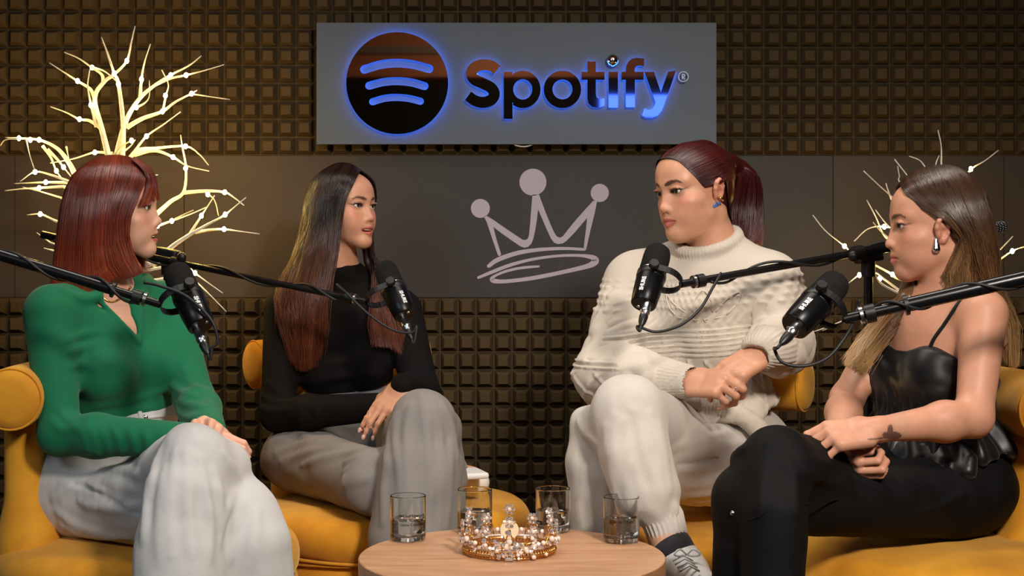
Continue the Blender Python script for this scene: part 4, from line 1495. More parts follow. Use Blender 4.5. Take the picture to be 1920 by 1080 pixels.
def hand(F, wrist, d, nrm, ts, curls, thumb=(.3, .3), spread=.05, sz=1.0, thumb_out=.5):
    """hand with palm, four bent fingers and a thumb.  d to the fingers, nrm out of the back of the hand, ts = +1 thumb on the d x nrm side.
    returns finger tips [(pos, dir, nail normal)]"""
    d = unit(d)
    n = np.asarray(nrm, float)
    n = unit(n - d * (n @ d))
    x = np.cross(d, n)
    R = np.stack([x, d, n], 1)
    F.frame(R, wrist, sz)
    F.rc((0, -.006, 0), (0, .022, 0), .0225, .0225, k=.014)
    F.box((-ts * .002, .052, 0), (.0365, .043, .0135), r=.0125, k=.016)
    F.ell((ts * .022, .034, -.008), (.018, .028, .014), k=.012)          # ball of the thumb
    base = [(.0275, .090, .002), (.0095, .095, .004), (-.0095, .091, .003), (-.0265, .082, .000)]
    lens = [(.040, .024, .019), (.044, .027, .020), (.040, .025, .020), (.031, .019, .017)]
    rads = [(.0092, .0083, .0075, .0062), (.0094, .0085, .0077, .0064), (.0090, .0081, .0073, .0060), (.0080, .0071, .0064, .0054)]
    tips = []
    for i in range(4):
        p = np.array([ts * base[i][0], base[i][1], base[i][2]])
        F.rc((p[0] * .8, .060, .003), p, .0095, rads[i][0] * 1.02, k=.008)          # knuckle
        ang = 0.0
        side = ts * (1.5 - i) * spread
        for j in range(3):
            ang += curls[i][j]
            v = np.array([math.sin(side), math.cos(side) * math.cos(ang), -math.cos(side) * math.sin(ang)])
            q = p + v * lens[i][j]
            F.rc(p, q, rads[i][j], rads[i][j + 1], k=.0035)
            p = q
        nv = np.array([0, math.sin(ang), math.cos(ang)])
        tips.append((F.w(p - v * .004 + nv * rads[i][3] * .80), R @ v, R @ nv))
    # thumb
    t0 = np.array([ts * .022, .022, -.006])
    out = thumb_out
    v1 = unit(np.array([ts * (.35 + out), .75, -.25 - thumb[0] * .5]))
    t1 = t0 + v1 * .044
    v2 = unit(np.array([ts * (.15 + out * .5 - thumb[0]), .9, -.25 - thumb[0] * .6]))
    t2 = t1 + v2 * .032
    v3 = unit(np.array([ts * (.05 + out * .3 - thumb[0] - thumb[1]), .9, -.2 - thumb[1] * .5]))
    t3 = t2 + v3 * .024
    F.rc(t0, t1, .0145, .0110, k=.010)
    F.rc(t1, t2, .0108, .0095, k=.004)
    F.rc(t2, t3, .0095, .0072, k=.004)
    nv = unit(np.array([ts * .6, 0, .8]) - v3 * (v3 @ np.array([ts * .6, 0, .8])))
    tips.append((F.w(t3 - v3 * .004 + nv * .0062), R @ v3, R @ nv))
    F.frame()
    return tips


def nails(tips, mat, parent, idx=(0, 1, 2, 3, 4), sz=1.0):
    for i in idx:
        p, d, n = tips[i]
        d = unit(d); n = unit(n - d * (n @ d)); x = np.cross(d, n)
        M = Matrix(((x[0], d[0], n[0], 0), (x[1], d[1], n[1], 0), (x[2], d[2], n[2], 0), (0, 0, 0, 1)))
        w = .0052 if i < 4 else .0062
        MB().ball(p, (w * sz, .0075 * sz, .0024 * sz), 10, 6, M).build('fingernail', mat, parent, smooth='all')


def fold(F, base, pts, r=.007, k=.016, sink=.003, op='u', taper=True):
    """cloth fold: a soft ridge (or crease, op='s') along points seen in the photograph, laid on the surface of base"""
    n = max(5, 4 * len(pts))
    pp = catmull(np.array([(x, y, 0) for x, y in pts], float), n)
    Ds = np.array([march(base, x, y) for x, y, _ in pp])
    # keep the longest run without a jump in depth
    runs, cur = [], [0]
    for i in range(1, n):
        if abs(Ds[i] - Ds[i - 1]) > .03:
            runs.append(cur); cur = []
        cur.append(i)
    runs.append(cur)
    run = max(runs, key=len)
    if len(run) < 3: return
    D2 = Ds[run]
    D2 = np.convolve(np.pad(D2, 1, mode='edge'), [.25, .5, .25], 'valid')
    W = [P(pp[i][0], pp[i][1], d + sink) for i, d in zip(run, D2)]
    m = len(W)
    rr = [r * ((.25 + .75 * math.sin(math.pi * (i + .5) / m)) if taper else 1) for i in range(m)]
    F.frame()
    F.chain(W, rr, k=k, op=op)


def vcut(F, base, pts, half, depth=.014, k=.003):
    """open a neckline: remove cloth along a centre line (pixels) with given half widths"""
    W, rr = [], []
    for (x, y), w_ in zip(pts, half):
        D = march(base, x, y)
        r = w_ * w_ / (2 * depth) + depth / 2
        W.append(P(x, y, D - (r - depth)))
        rr.append(r)
    F.frame()
    F.chain(W, rr, k=k, op='s')


def strands(sheets, axis, rings=11, seed=1):
    """hair strands on sheets of guide curves.  sheets: (guides[list of point lists], n, width, thickness, tipvar, wiggle)
    returns V, Q, t (0 root .. 1 tip), rnd per vertex"""
    rng = np.random.RandomState(seed)
    VV, QQ, TT, RR, o = [], [], [], [], 0
    for guides, n, wid, thick, tipvar, wig in sheets:
        GR = 26
        G = np.stack([catmull(g, GR) for g in guides])                # ng, samples, 3
        ng = len(G)
        u = rng.uniform(0, ng - 1, n)
        i = np.minimum(u.astype(int), ng - 2)
        t = (u - i)[:, None, None]
        ext = np.concatenate([2 * G[:1] - G[1:2], G, 2 * G[-1:] - G[-2:-1]])
        p0, p1, p2, p3 = ext[i], ext[i + 1], ext[i + 2], ext[i + 3]
        S = .5 * ((2 * p1) + (-p0 + p2) * t + (2 * p0 - 5 * p1 + 4 * p2 - p3) * t ** 2 + (-p0 + 3 * p1 - 3 * p2 + p3) * t ** 3)
        # length variation: resample along
        f = 1 - rng.uniform(0, 1, n) ** 2 * tipvar
        ring = np.linspace(0, 1, rings) ** 1.25
        pos = np.clip(ring[None, :] * f[:, None] * (GR - 1), 0, GR - 1.001)
        a = pos.astype(int)
        w = (pos - a)[..., None]
        ii = np.arange(n)[:, None]
        S = S[ii, a] * (1 - w) + S[ii, a + 1] * w
        ax = axis(S)
        outw = S - ax
        outw /= np.maximum(np.linalg.norm(outw, axis=2, keepdims=True), 1e-6)
        T = np.gradient(S, axis=1)
        T /= np.maximum(np.linalg.norm(T, axis=2, keepdims=True), 1e-9)
        side = np.cross(T, outw)
        side /= np.maximum(np.linalg.norm(side, axis=2, keepdims=True), 1e-6)
        outw = np.cross(side, T)
        dep = rng.uniform(-1, .15, n)[:, None, None] * thick * np.clip(ring * 1.8, .15, 1)[None, :, None]
        ph = rng.uniform(0, 6.28, (n, 1))
        fr = rng.uniform(3, 9, (n, 1))
        amp = rng.normal(0, 1, (n, 1)) * wig * ring[None, :]
        S = S + outw * dep + side * (amp * np.sin(ph + fr * ring[None, :]))[..., None]
        wd = wid * rng.uniform(.55, 1.25, (n, 1)) * (1 - .85 * ring[None, :] ** 4) * np.clip(.45 + ring * 6, 0, 1)[None, :]
        wd = wd[..., None]
        tri = np.stack([S - side * wd, S + side * wd, S + outw * wd * .9], 2)          # n, rings, 3, 3
        V = tri.reshape(-1, 3)
        b = (np.arange(n)[:, None, None] * rings + np.arange(rings - 1)[None, :, None]) * 3
        k = np.arange(3)[None, None, :]
        k2 = (k + 1) % 3
        Q = np.stack([b + k, b + k2, b + 3 + k2, b + 3 + k], -1).reshape(-1, 4) + o
        VV.append(V); QQ.append(Q); o += len(V)
        TT.append(np.repeat(np.tile(ring, n) * np.repeat(f, rings), 3))
        kk, pp = rng.uniform(8, 60, 7), rng.uniform(0, 6.28, 7)
        cl = sum(np.sin(u / (ng - 1) * k_ + p_) for k_, p_ in zip(kk, pp)) / 7 ** .5
        RR.append(np.repeat(np.clip(.45 * rng.uniform(0, 1, n) + .55 * (.5 + .42 * cl), 0, 1), rings * 3))
    return np.vstack(VV), np.vstack(QQ), np.concatenate(TT), np.concatenate(RR)


def hair_object(parent, mat, sheets, mass, axis, ramp, seed=1, h=.0065, rings=9, var=.45, cut=None):
    """one hair mesh: a solid mass (field) plus strands over it; ramp(t) colour root->tip"""
    V1, Q1, t1, r1 = strands(sheets, axis, rings, seed)
    c1 = ramp(t1, V1) * (1 - var / 2 + var * r1[:, None])
    parts = [(V1, Q1)]
    cols = [c1]
    if mass is not None:
        allp = np.array([q for op, kind, a, k in mass.ops if kind in ('rc', 'ch') for q in ((a[0], a[1]) if kind == 'rc' else a[0])] + [a[0] for op, kind, a, k in mass.ops if kind == 'el'])
        V2, Q2 = mass.mesh(allp.min(0) - .12, allp.max(0) + .12, h)
        # colour of the mass from the nearest-in-height strand colour
        zr = V1[:, 2]
        order = np.argsort(zr)
        zi = np.searchsorted(zr[order], V2[:, 2]).clip(0, len(order) - 1)
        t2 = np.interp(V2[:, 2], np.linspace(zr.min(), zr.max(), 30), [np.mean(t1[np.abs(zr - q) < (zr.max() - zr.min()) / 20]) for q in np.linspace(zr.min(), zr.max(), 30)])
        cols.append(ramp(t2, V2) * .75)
        parts.append((V2, Q2))
    V, Q = merge_meshes(parts)
    me = mesh_np('hair', V, Q)
    vcol(me, np.vstack(cols))
    return link('hair', me, mat, parent, True)


def ramp2(stops):
    ts = [s[0] for s in stops]
    cs = np.array([s[1] for s in stops])
    def f(t, V):
        return np.stack([np.interp(t, ts, cs[:, i]) for i in range(3)], 1)
    return f


def cloth(name, F, lo, hi, h, mat, parent, disp=None, post=None):
    V, Q = F.mesh(lo, hi, h)
    if post is not None:
        N = vnormals(V, Q)
        V = V + N * post(V, N)[:, None]
    me = mesh_np(name, V, Q)
    return link(name, me, mat, parent, True)


def make_body(parent, F, mat, R, t, s, h, cols, boxes, lo, hi, hh=.006, headh=.0024, tattoo=None):
    hb = (t - s * np.array([.125, .125, .215]), t + s * np.array([.130, .130, .140]), headh)
    V, Q = hires(F, [hb] + boxes, lo, hi, hh)
    Vl = (V - t) @ R / s
    C = face_colors(Vl, h, *cols)
    far = np.linalg.norm(Vl - np.array([0, .02, .02]), axis=1) > .145
    C[far] = cols[0]
    if tattoo is not None:
        C = tattoo(V, C)
    me = mesh_np('body', V, Q)
    vcol(me, C)
    return link('body', me, mat, parent, True)


# ------------------------------------------------------------------ materials of the people
MAT['skin'] = simple('skin', (.6, .35, .25), .46, attr='col', sss=.12, bump=.06, bscale=900, var=.06, scale=60)
MAT['eyewhite'] = simple('eye_white', (.70, .66, .64), .25)
MAT['pupil'] = simple('pupil_black', (.006, .005, .005), .15)
MAT['iris_brown'] = simple('iris_brown', (.075, .035, .014), .2, var=.5, scale=400)
MAT['iris_hazel'] = simple('iris_hazel', (.10, .075, .03), .2, var=.5, scale=400)
MAT['lash'] = simple('lash_black', (.008, .006, .006), .5)
MAT['teeth'] = simple('teeth_ivory', rgb(236, 228, 214), .25)
MAT['mouth'] = simple('mouth_red', rgb(70, 22, 22), .4)
MAT['hair'] = simple('hair_strand', (.2, .1, .05), .30, attr='col', spec=.6)
MAT['hairtie'] = simple('hair_tie_red', rgb(96, 30, 26), .6)
MAT['gold'] = simple('gold_jewellery', rgb(214, 170, 96), .22, metal=1.0)
MAT['silver'] = simple('silver_jewellery', rgb(205, 208, 214), .15, metal=1.0)
MAT['blue_gem'] = simple('blue_gem', rgb(70, 120, 190), .08, coat=.5)
MAT['nail_white'] = simple('nail_white', rgb(232, 224, 220), .22)
MAT['nail_pink'] = simple('nail_pink', rgb(222, 176, 164), .22)


def cloth_mat(name, col, rough=.85, weave=900.0, bump=.25, var=.10, sheen=.15, scale=14.0, stretch=(1, 1, 1), col2=None, spec=.3):
    return simple(name, col, rough, var=var, scale=scale, bump=bump, bscale=weave, sheen=sheen, stretch=stretch, col2=col2, spec=spec)


MAT['green_knit'] = cloth_mat('green_rib_jersey', rgb(14, 106, 70), .80, 1200, .2, .08, .1)
MAT['white_denim'] = cloth_mat('white_denim', rgb(194, 192, 190), .9, 1100, .3, .05)
MAT['black_knit'] = cloth_mat('black_jersey', rgb(15, 11, 11), .85, 1000, .2, .1, .0, spec=.2)
MAT['grey_wool'] = cloth_mat('grey_suiting', rgb(132, 126, 122), .9, 1400, .25, .08, .05)
MAT['grey_band'] = cloth_mat('grey_waistband', rgb(118, 122, 130), .9, 1400, .25, .08, .05)
MAT['cream_knit'] = cloth_mat('cream_cable_knit', rgb(204, 192, 177), .95, 700, .45, .05, .2)
MAT['cream_fleece'] = cloth_mat('oatmeal_fleece', rgb(192, 184, 175), .95, 500, .25, .06, .25, 60)
MAT['black_satin'] = simple('black_satin', rgb(13, 12, 14), .42, bump=.12, bscale=40, spec=.55, sheen=.1)
MAT['black_twill'] = cloth_mat('black_twill', rgb(10, 9, 10), .72, 1200, .25, .1, .0, spec=.22)
MAT['white_shoe'] = simple('white_leather', rgb(226, 222, 216), .5, bump=.1, bscale=300)
MAT['white_sole'] = simple('white_rubber', rgb(228, 226, 222), .6)
MAT['dark_sock'] = cloth_mat('charcoal_sock', rgb(48, 46, 48), .95, 600, .4)


def head_extras(root, body, R, t, s, h, iris, lashes=True, look=(0, 0)):
    for side in (1, -1):
        make_eye(body, R, t, s, look, side, iris)
        make_lashes(body, R, t, s, side, MAT['lash'])
    if h['open'] > .05:
        F = Fld().frame(R, t, s)
        for i in range(-4, 5):
            x = i * .0058
            F.box((x, .0868 - abs(x) ** 2 * 16, -.0530 + .0035 * h['smile'] * (x / .024) ** 2), (.0027, .0028, .0042), r=.0012, k=.0008)
        V, Q = F.mesh(t + s * (R @ np.array([0, .08, -.054])) - .04, t + s * (R @ np.array([0, .08, -.054])) + .04, .0011)
        link('teeth', mesh_np('teeth', V, Q), MAT['teeth'], body, True)


def hoop(parent, c, r, axis_n, mat, rad=.0016, name='earring', a0=0.0, a1=2 * math.pi):
    n = unit(axis_n)
    u = unit(np.cross(n, [0.3, 0.2, 1]))
    w = np.cross(n, u)
    pts = [np.asarray(c) + r * (math.cos(a) * u + math.sin(a) * w) for a in np.linspace(a0, a1, 28)]
    return MB().tube(pts, rad, 8).build(name, mat, parent, smooth='all')


# ------------------------------------------------------------------ woman in green
def woman_green():
    root = empty('person', P(200, 1000, 3.5) * np.array([1, 1, 0]), 'woman with red bob in green top and white jeans, legs crossed', 'person')
    R = head_frame(93, 3, 0)
    t, s = P(216, 403, 3.55), .97
    h = dict(HD); h.update(open=.32, lip=.95, eye=.85, nose=1, ears=(1, 0))
    J = dict(sr=P(92, 588, 3.42), sl=P(312, 574, 3.66), nb=P(200, 545, 3.56), C=P(208, 655, 3.55), W=P(232, 765, 3.56), H=P(205, 880, 3.58))
    er, wr_ = P(112, 815, 3.36), P(352, 822, 3.26)
    el, wl = P(366, 752, 3.52), P(392, 800, 3.34)
    hipr, knr, anr = P(150, 925, 3.52), P(455, 972, 3.16), P(485, 1290, 3.14)
    hipl, knl, anl = P(262, 905, 3.60), P(366, 866, 3.12), P(338, 1230, 2.98)

    # body
    B = Fld()
    torso(B, J, bust=.052)
    arm(B, J['sr'], er, wr_)
    arm(B, J['sl'], el, wl)
    B.chain([hipr, knr, anr], [.075, .055, .04], k=.03)
    B.chain([hipl, knl, anl], [.075, .055, .04], k=.03)
    B.rc(anr, anr + np.array([.10, -.08, -.05]), .036, .03)
    B.rc(anl, anl + np.array([.08, -.12, -.05]), .036, .03)
    B.frame(R, t, s)
    head_prims(B, h)
    B.frame()
    B.rc(t + s * (R @ np.array([0, -.035, -.13])), J['nb'] + np.array([0, 0, -.03]), .045, .055, k=.04)
    hb = Fld()
    tr = hand(B, wr_, P(440, 838, 3.22) - wr_, np.array([.15, -.55, .80]), -1, [(.35, .9, .6)] * 4, thumb=(.3, .2), sz=.92, thumb_out=.3)
    tl = hand(B, wl, P(432, 818, 3.20) - wl, np.array([.75, -.25, .62]), 1, [(.5, .9, .6)] * 4, thumb=(.1, .2), sz=.92, thumb_out=.2)
    hands = (P(330, 870, 3.15) - np.array([0, .10, 0]), P(470, 770, 3.28) + np.array([0, .14, 0]), .0024)
    body = make_body(root, B, MAT['skin'], R, t, s, h, (rgb(214, 162, 137), rgb(176, 72, 66), rgb(70, 38, 28), rgb(212, 128, 100), rgb(140, 84, 66)),
                     [hands], P(20, 1300, 3.5) - np.array([.1, .75, 0]), P(560, 280, 3.5) + np.array([0, .35, .1]), .0075)
    head_extras(root, body, R, t, s, h, MAT['iris_brown'], look=(0, -.12))
    nails(tl, MAT['nail_white'], body)

    # green long sleeved top
    T = Fld()
    Rt = torso(T, J, o=.007, bust=.056, k=.045)
    r_, f_, u_ = Rt.T
    hem = P(240, 792, 3.45)
    T.plane(hem, -u_, k=.006)                        # cut at the waist (keeps above)
    T.rc(hem + u_ * .028 - f_ * .08, hem + u_ * .028 - f_ * .081, .001, .001)
    arm(T, J['sr'], er, wr_ - (wr_ - er) * .02, o=.008, ro=.011)
    arm(T, J['sl'], el, wl + (wl - el) * .10, o=.008, ro=.010)
    T0 = Fld(); T0.ops = list(T.ops)
    # wrinkles
    for pts in ([(120, 640), (150, 628), (185, 622)], [(118, 665), (150, 652), (200, 648)], [(122, 690), (150, 684), (180, 690)],
                [(140, 768), (200, 756), (262, 746), (330, 722)], [(150, 780), (220, 772), (300, 762), (338, 748)], [(325, 725), (350, 740), (372, 748)],
                [(330, 745), (352, 758), (380, 765)], [(345, 690), (356, 715), (372, 730)], [(112, 770), (128, 790), (140, 800)], [(100, 790), (118, 806), (142, 806)],
                [(140, 795), (160, 815), (165, 840)], [(165, 800), (180, 822), (182, 848)], [(190, 806), (202, 826), (205, 850)], [(215, 808), (226, 828), (228, 852)],
                [(245, 810), (254, 830), (256, 852)], [(272, 812), (280, 832), (280, 855)], [(330, 770), (352, 785), (372, 782)], [(345, 790), (372, 797), (398, 788)]):
        fold(T, T0, pts, r=.006, k=.014, sink=.0045)
    # V neck with a small collar
    nb = J['nb']
    T.rc(t + s * (R @ np.array([0, -.03, -.10])), nb + f_ * .020 + u_ * .012, .058, .052, k=.006, op='s')
    vcut(T, T0, [(220, 552), (232, 575), (243, 600), (253, 622), (260, 640)], [.040, .030, .019, .009, .002], depth=.017)
    for pts, r0 in (([(182, 548), (190, 566), (205, 582), (225, 602), (245, 624), (258, 640)], .0055), ([(262, 548), (264, 570), (262, 600), (261, 625), (260, 642)], .0055)):
        W_ = [on(T0, x, y, -.001) for x, y in pts]
        T.chain(catmull(W_, 14), [r0] * 14, k=.007)
    C1 = [on(T0, 118, 545, .000), on(T0, 140, 556, .002), on(T0, 164, 560, .003), on(T0, 184, 552, .004), nb + f_ * .03 - r_ * -.05 + u_ * .03]
    T.chain(catmull(C1, 12), np.linspace(.006, .013, 12), k=.014)
    C2 = [on(T0, 264, 560, .002), on(T0, 268, 540, .004), on(T0, 276, 522, .004), nb - r_ * .062 + u_ * .02]
    T.chain(catmull(C2, 12), np.linspace(.007, .014, 12), k=.014)
    T.rc(wr_ + (wr_ - er) * .0, wr_ + (wr_ - er) * .3, .026, .030, k=.003, op='s')
    cloth('green_top', T, *bb(15, 880, 470, 480, 3.12, 3.85), .0042, MAT['green_knit'], root)

    # white wide-leg jeans
    W = Fld()
    W.ell(J['H'] + np.array([0, 0, .01]), (.185, .13, .13), k=.04, rot=Rt)
    W.ell(P(160, 930, 3.50), (.105, .10, .085), k=.05)
    W.ell(J['W'] + u_ * -.035, (.128, .092, .075), k=.04, rot=Rt)
    W.plane(P(240, 765, 3.5), u_, k=.004)
    W.rc(hipr, knr + np.array([-.02, 0, 0]), .098, .076, k=.05)
    W.chain([knr, P(470, 1030, 3.13), anr], [.076, .082, .095], k=.03)
    W.rc(hipl, knl, .09, .070, k=.03)
    W.chain([knl, P(350, 935, 3.08), P(340, 1010, 3.05), anl], [.070, .084, .088, .098], k=.03)
    W.rc(knl + np.array([.05, .05, -.02]), P(425, 925, 3.18), .05, .035, k=.03)
    W0 = Fld(); W0.ops = list(W.ops)
    for pts in ([(100, 935), (130, 915), (165, 912), (200, 925)], [(150, 940), (180, 950), (230, 955), (265, 945)], [(110, 960), (150, 985), (210, 1000)],
                [(330, 850), (325, 900), (318, 960), (320, 1040)], [(372, 860), (385, 920), (395, 980), (392, 1050)], [(300, 845), (290, 880), (285, 930)],
                [(420, 850), (436, 880), (446, 905)], [(455, 945), (440, 990), (428, 1050)], [(480, 965), (475, 1010), (470, 1058)], [(310, 880), (304, 930), (300, 990), (302, 1055)], [(350, 850), (355, 900), (352, 960), (358, 1040)], [(280, 900), (276, 950), (274, 1010)], [(400, 880), (412, 930), (410, 990)], [(435, 930), (420, 970), (412, 1020)], [(120, 985), (170, 1000), (240, 1005)], [(190, 880), (230, 882), (266, 892)], [(200, 905), (240, 915), (268, 920)]):
        fold(W, W0, pts, r=.009, k=.017, sink=.0035)
    fold(W, W0, [(125, 903), (170, 918), (225, 948), (262, 962)], r=.0030, k=.008, sink=-.001, op='s')
    W.disp, W.dmax = cloth_noise(3, .0024), .008
    jeans = cloth('white_jeans', W, *bb(60, 1320, 580, 740, 2.85, 3.80), .0055, MAT['white_denim'], root)
    # waistband, fly, belt loops, button
    wb = Fld(); wb.ops = list(W0.ops)
    pts = [on(W0, x, y, .003) for x, y in ((160, 800), (190, 796), (220, 790), (250, 786), (280, 783), (305, 780), (330, 779))]
    MB().tube(catmull(pts, 20), .0035, 6).build('waistband_seam', MAT['white_denim'], jeans, smooth='all')
    for x, y in ((203, 785), (262, 778)):
        MB().tube([on(W0, x, y - 6, .004), on(W0, x + 1, y + 6, .005), on(W0, x + 2, y + 20, .004)], .0055, 6).build('belt_loop', MAT['white_denim'], jeans, smooth='all')
    MB().ball(on(W0, 272, 783, .004), (.007, .004, .007), 12, 8).build('button', MAT['silver'], jeans, smooth='all')
    pts = [on(W0, x, y, .002) for x, y in ((285, 792), (300, 798), (312, 806), (318, 820))]
    MB().tube(catmull(pts, 12), .003, 6).build('fly_seam', MAT['white_denim'], jeans, smooth='all')

    # hair: red bob with fringe
    def L(*p): return t + s * (R @ np.array(p))
    near = [[(0, .078, .112), (.040, .084, .084), (.062, .060, .030), (.067, .040, -.02), (.064, .048, -.085), (.058, .072, -.140)],
            [(.004, .045, .134), (.056, .052, .092), (.080, .025, .025), (.084, .014, -.04), (.080, .024, -.10), (.074, .046, -.150)],
            [(.004, .005, .142), (.062, .004, .100), (.088, -.008, .03), (.092, -.022, -.04), (.090, -.026, -.11), (.086, -.010, -.160)],
            [(.004, -.035, .138), (.055, -.055, .100), (.078, -.070, .03), (.084, -.080, -.04), (.084, -.090, -.11), (.080, -.090, -.168)],
            [(0, -.060, .126), (.034, -.090, .092), (.046, -.112, .03), (.050, -.124, -.04), (.052, -.136, -.11), (.050, -.146, -.172)],
            [(0, -.070, .120), (0, -.105, .080), (0, -.124, .02), (0, -.136, -.05), (0, -.146, -.11), (0, -.156, -.172)]]
    far = [[(-x, y, z) for x, y, z in g] for g in near]
    fringe = [[(.030, .050, .128), (.044, .080, .100), (.046, .088, .070), (.054, .078, .040), (.060, .062, .010)],
              [(.012, .052, .134), (.020, .088, .104), (.020, .097, .074), (.030, .093, .048), (.048, .080, .018)],
              [(-.006, .052, .135), (-.004, .090, .106), (-.006, .100, .076), (-.010, .099, .050), (-.016, .095, .030)],
              [(-.024, .050, .130), (-.030, .082, .102), (-.034, .092, .072), (-.040, .088, .046), (-.046, .080, .026)]]
    def hc(W_): return t + s * (R @ np.array([0, -.01, .02])) + 0 * W_
    sh = []
    for gs, n in ((near, 3900), (far, 700)):
        sh.append(([lift(B, [L(*q) for q in g], hc, .011, 14) for g in gs], n, .0011, .008, .06, .0022))
    sh.append(([lift(B, [L(*q) for q in g], hc, .006, 10) for g in fringe], 520, .0008, .005, .12, .0015))
    Mh = Fld()
    Mh.frame(R, t, s)
    Mh.ell((0, -.012, .046), (.0715, .0905, .0800), k=.01)
    for gs in (near, far):
        for i in range(0 if gs is near else 2, len(gs)):
            g = catmull(gs[i], 9)[3:]
            g = [a + unit(np.array([-a[0], -.02 - a[1], 0])) * .030 for a in g]
            g[-1] = g[-1] + np.array([0, 0, .012])
            Mh.chain(g, [.016] * len(g), k=.010)
    Mh.ell((.0, .112, -.02), (.060, .060, .085), k=.012, op='s')
    Mh.ell((0, .098, .075), (.05, .03, .05), k=.01, op='s')
    Mh.frame()
    def axis(S):
        Sl = (S - t) @ R
        A = np.zeros_like(Sl); A[..., 1] = -.012; A[..., 2] = np.minimum(Sl[..., 2], .05)
        return t + A @ R.T
    hair_object(root, MAT['hair'], sh, Mh, axis, ramp2([(0, rgb(112, 46, 26)), (.35, rgb(84, 31, 19)), (.7, rgb(112, 43, 23)), (1, rgb(146, 62, 34))]), seed=5, var=1.1)

    # jewellery
    e = L(.075, -.004, -.048)
    hoop(body, e, .021, R @ np.array([1, .45, 0]), MAT['gold'], .0018, a0=.6, a1=6.6)
    ch = on_path(B, ((186, 540), (192, 556), (206, 566), (222, 562), (236, 550), (245, 538)), .003, 30)
    MB().tube(ch, .0026, 8).build('necklace', MAT['gold'], body, smooth='all')
    # shoes under the hems
    for a, dv in ((anr, (.10, -.08)), (anl, (.07, -.12))):
        F = Fld()
        d = np.array([dv[0], dv[1], 0])
        z = np.array([0, 0, a[2] - .055])
        F.rc(a - z + np.array([0, 0, -.01]), a + d * 1.5 - z + np.array([0, 0, -.02]), .046, .036, k=.02)
        F.plane(np.array([0, 0, .004]), (0, 0, -1), k=.004)
        m = a - np.array([0, 0, a[2] - .05])
        cloth('shoe', F, m - .2, m + .25, .006, MAT['white_shoe'], root)
    return root


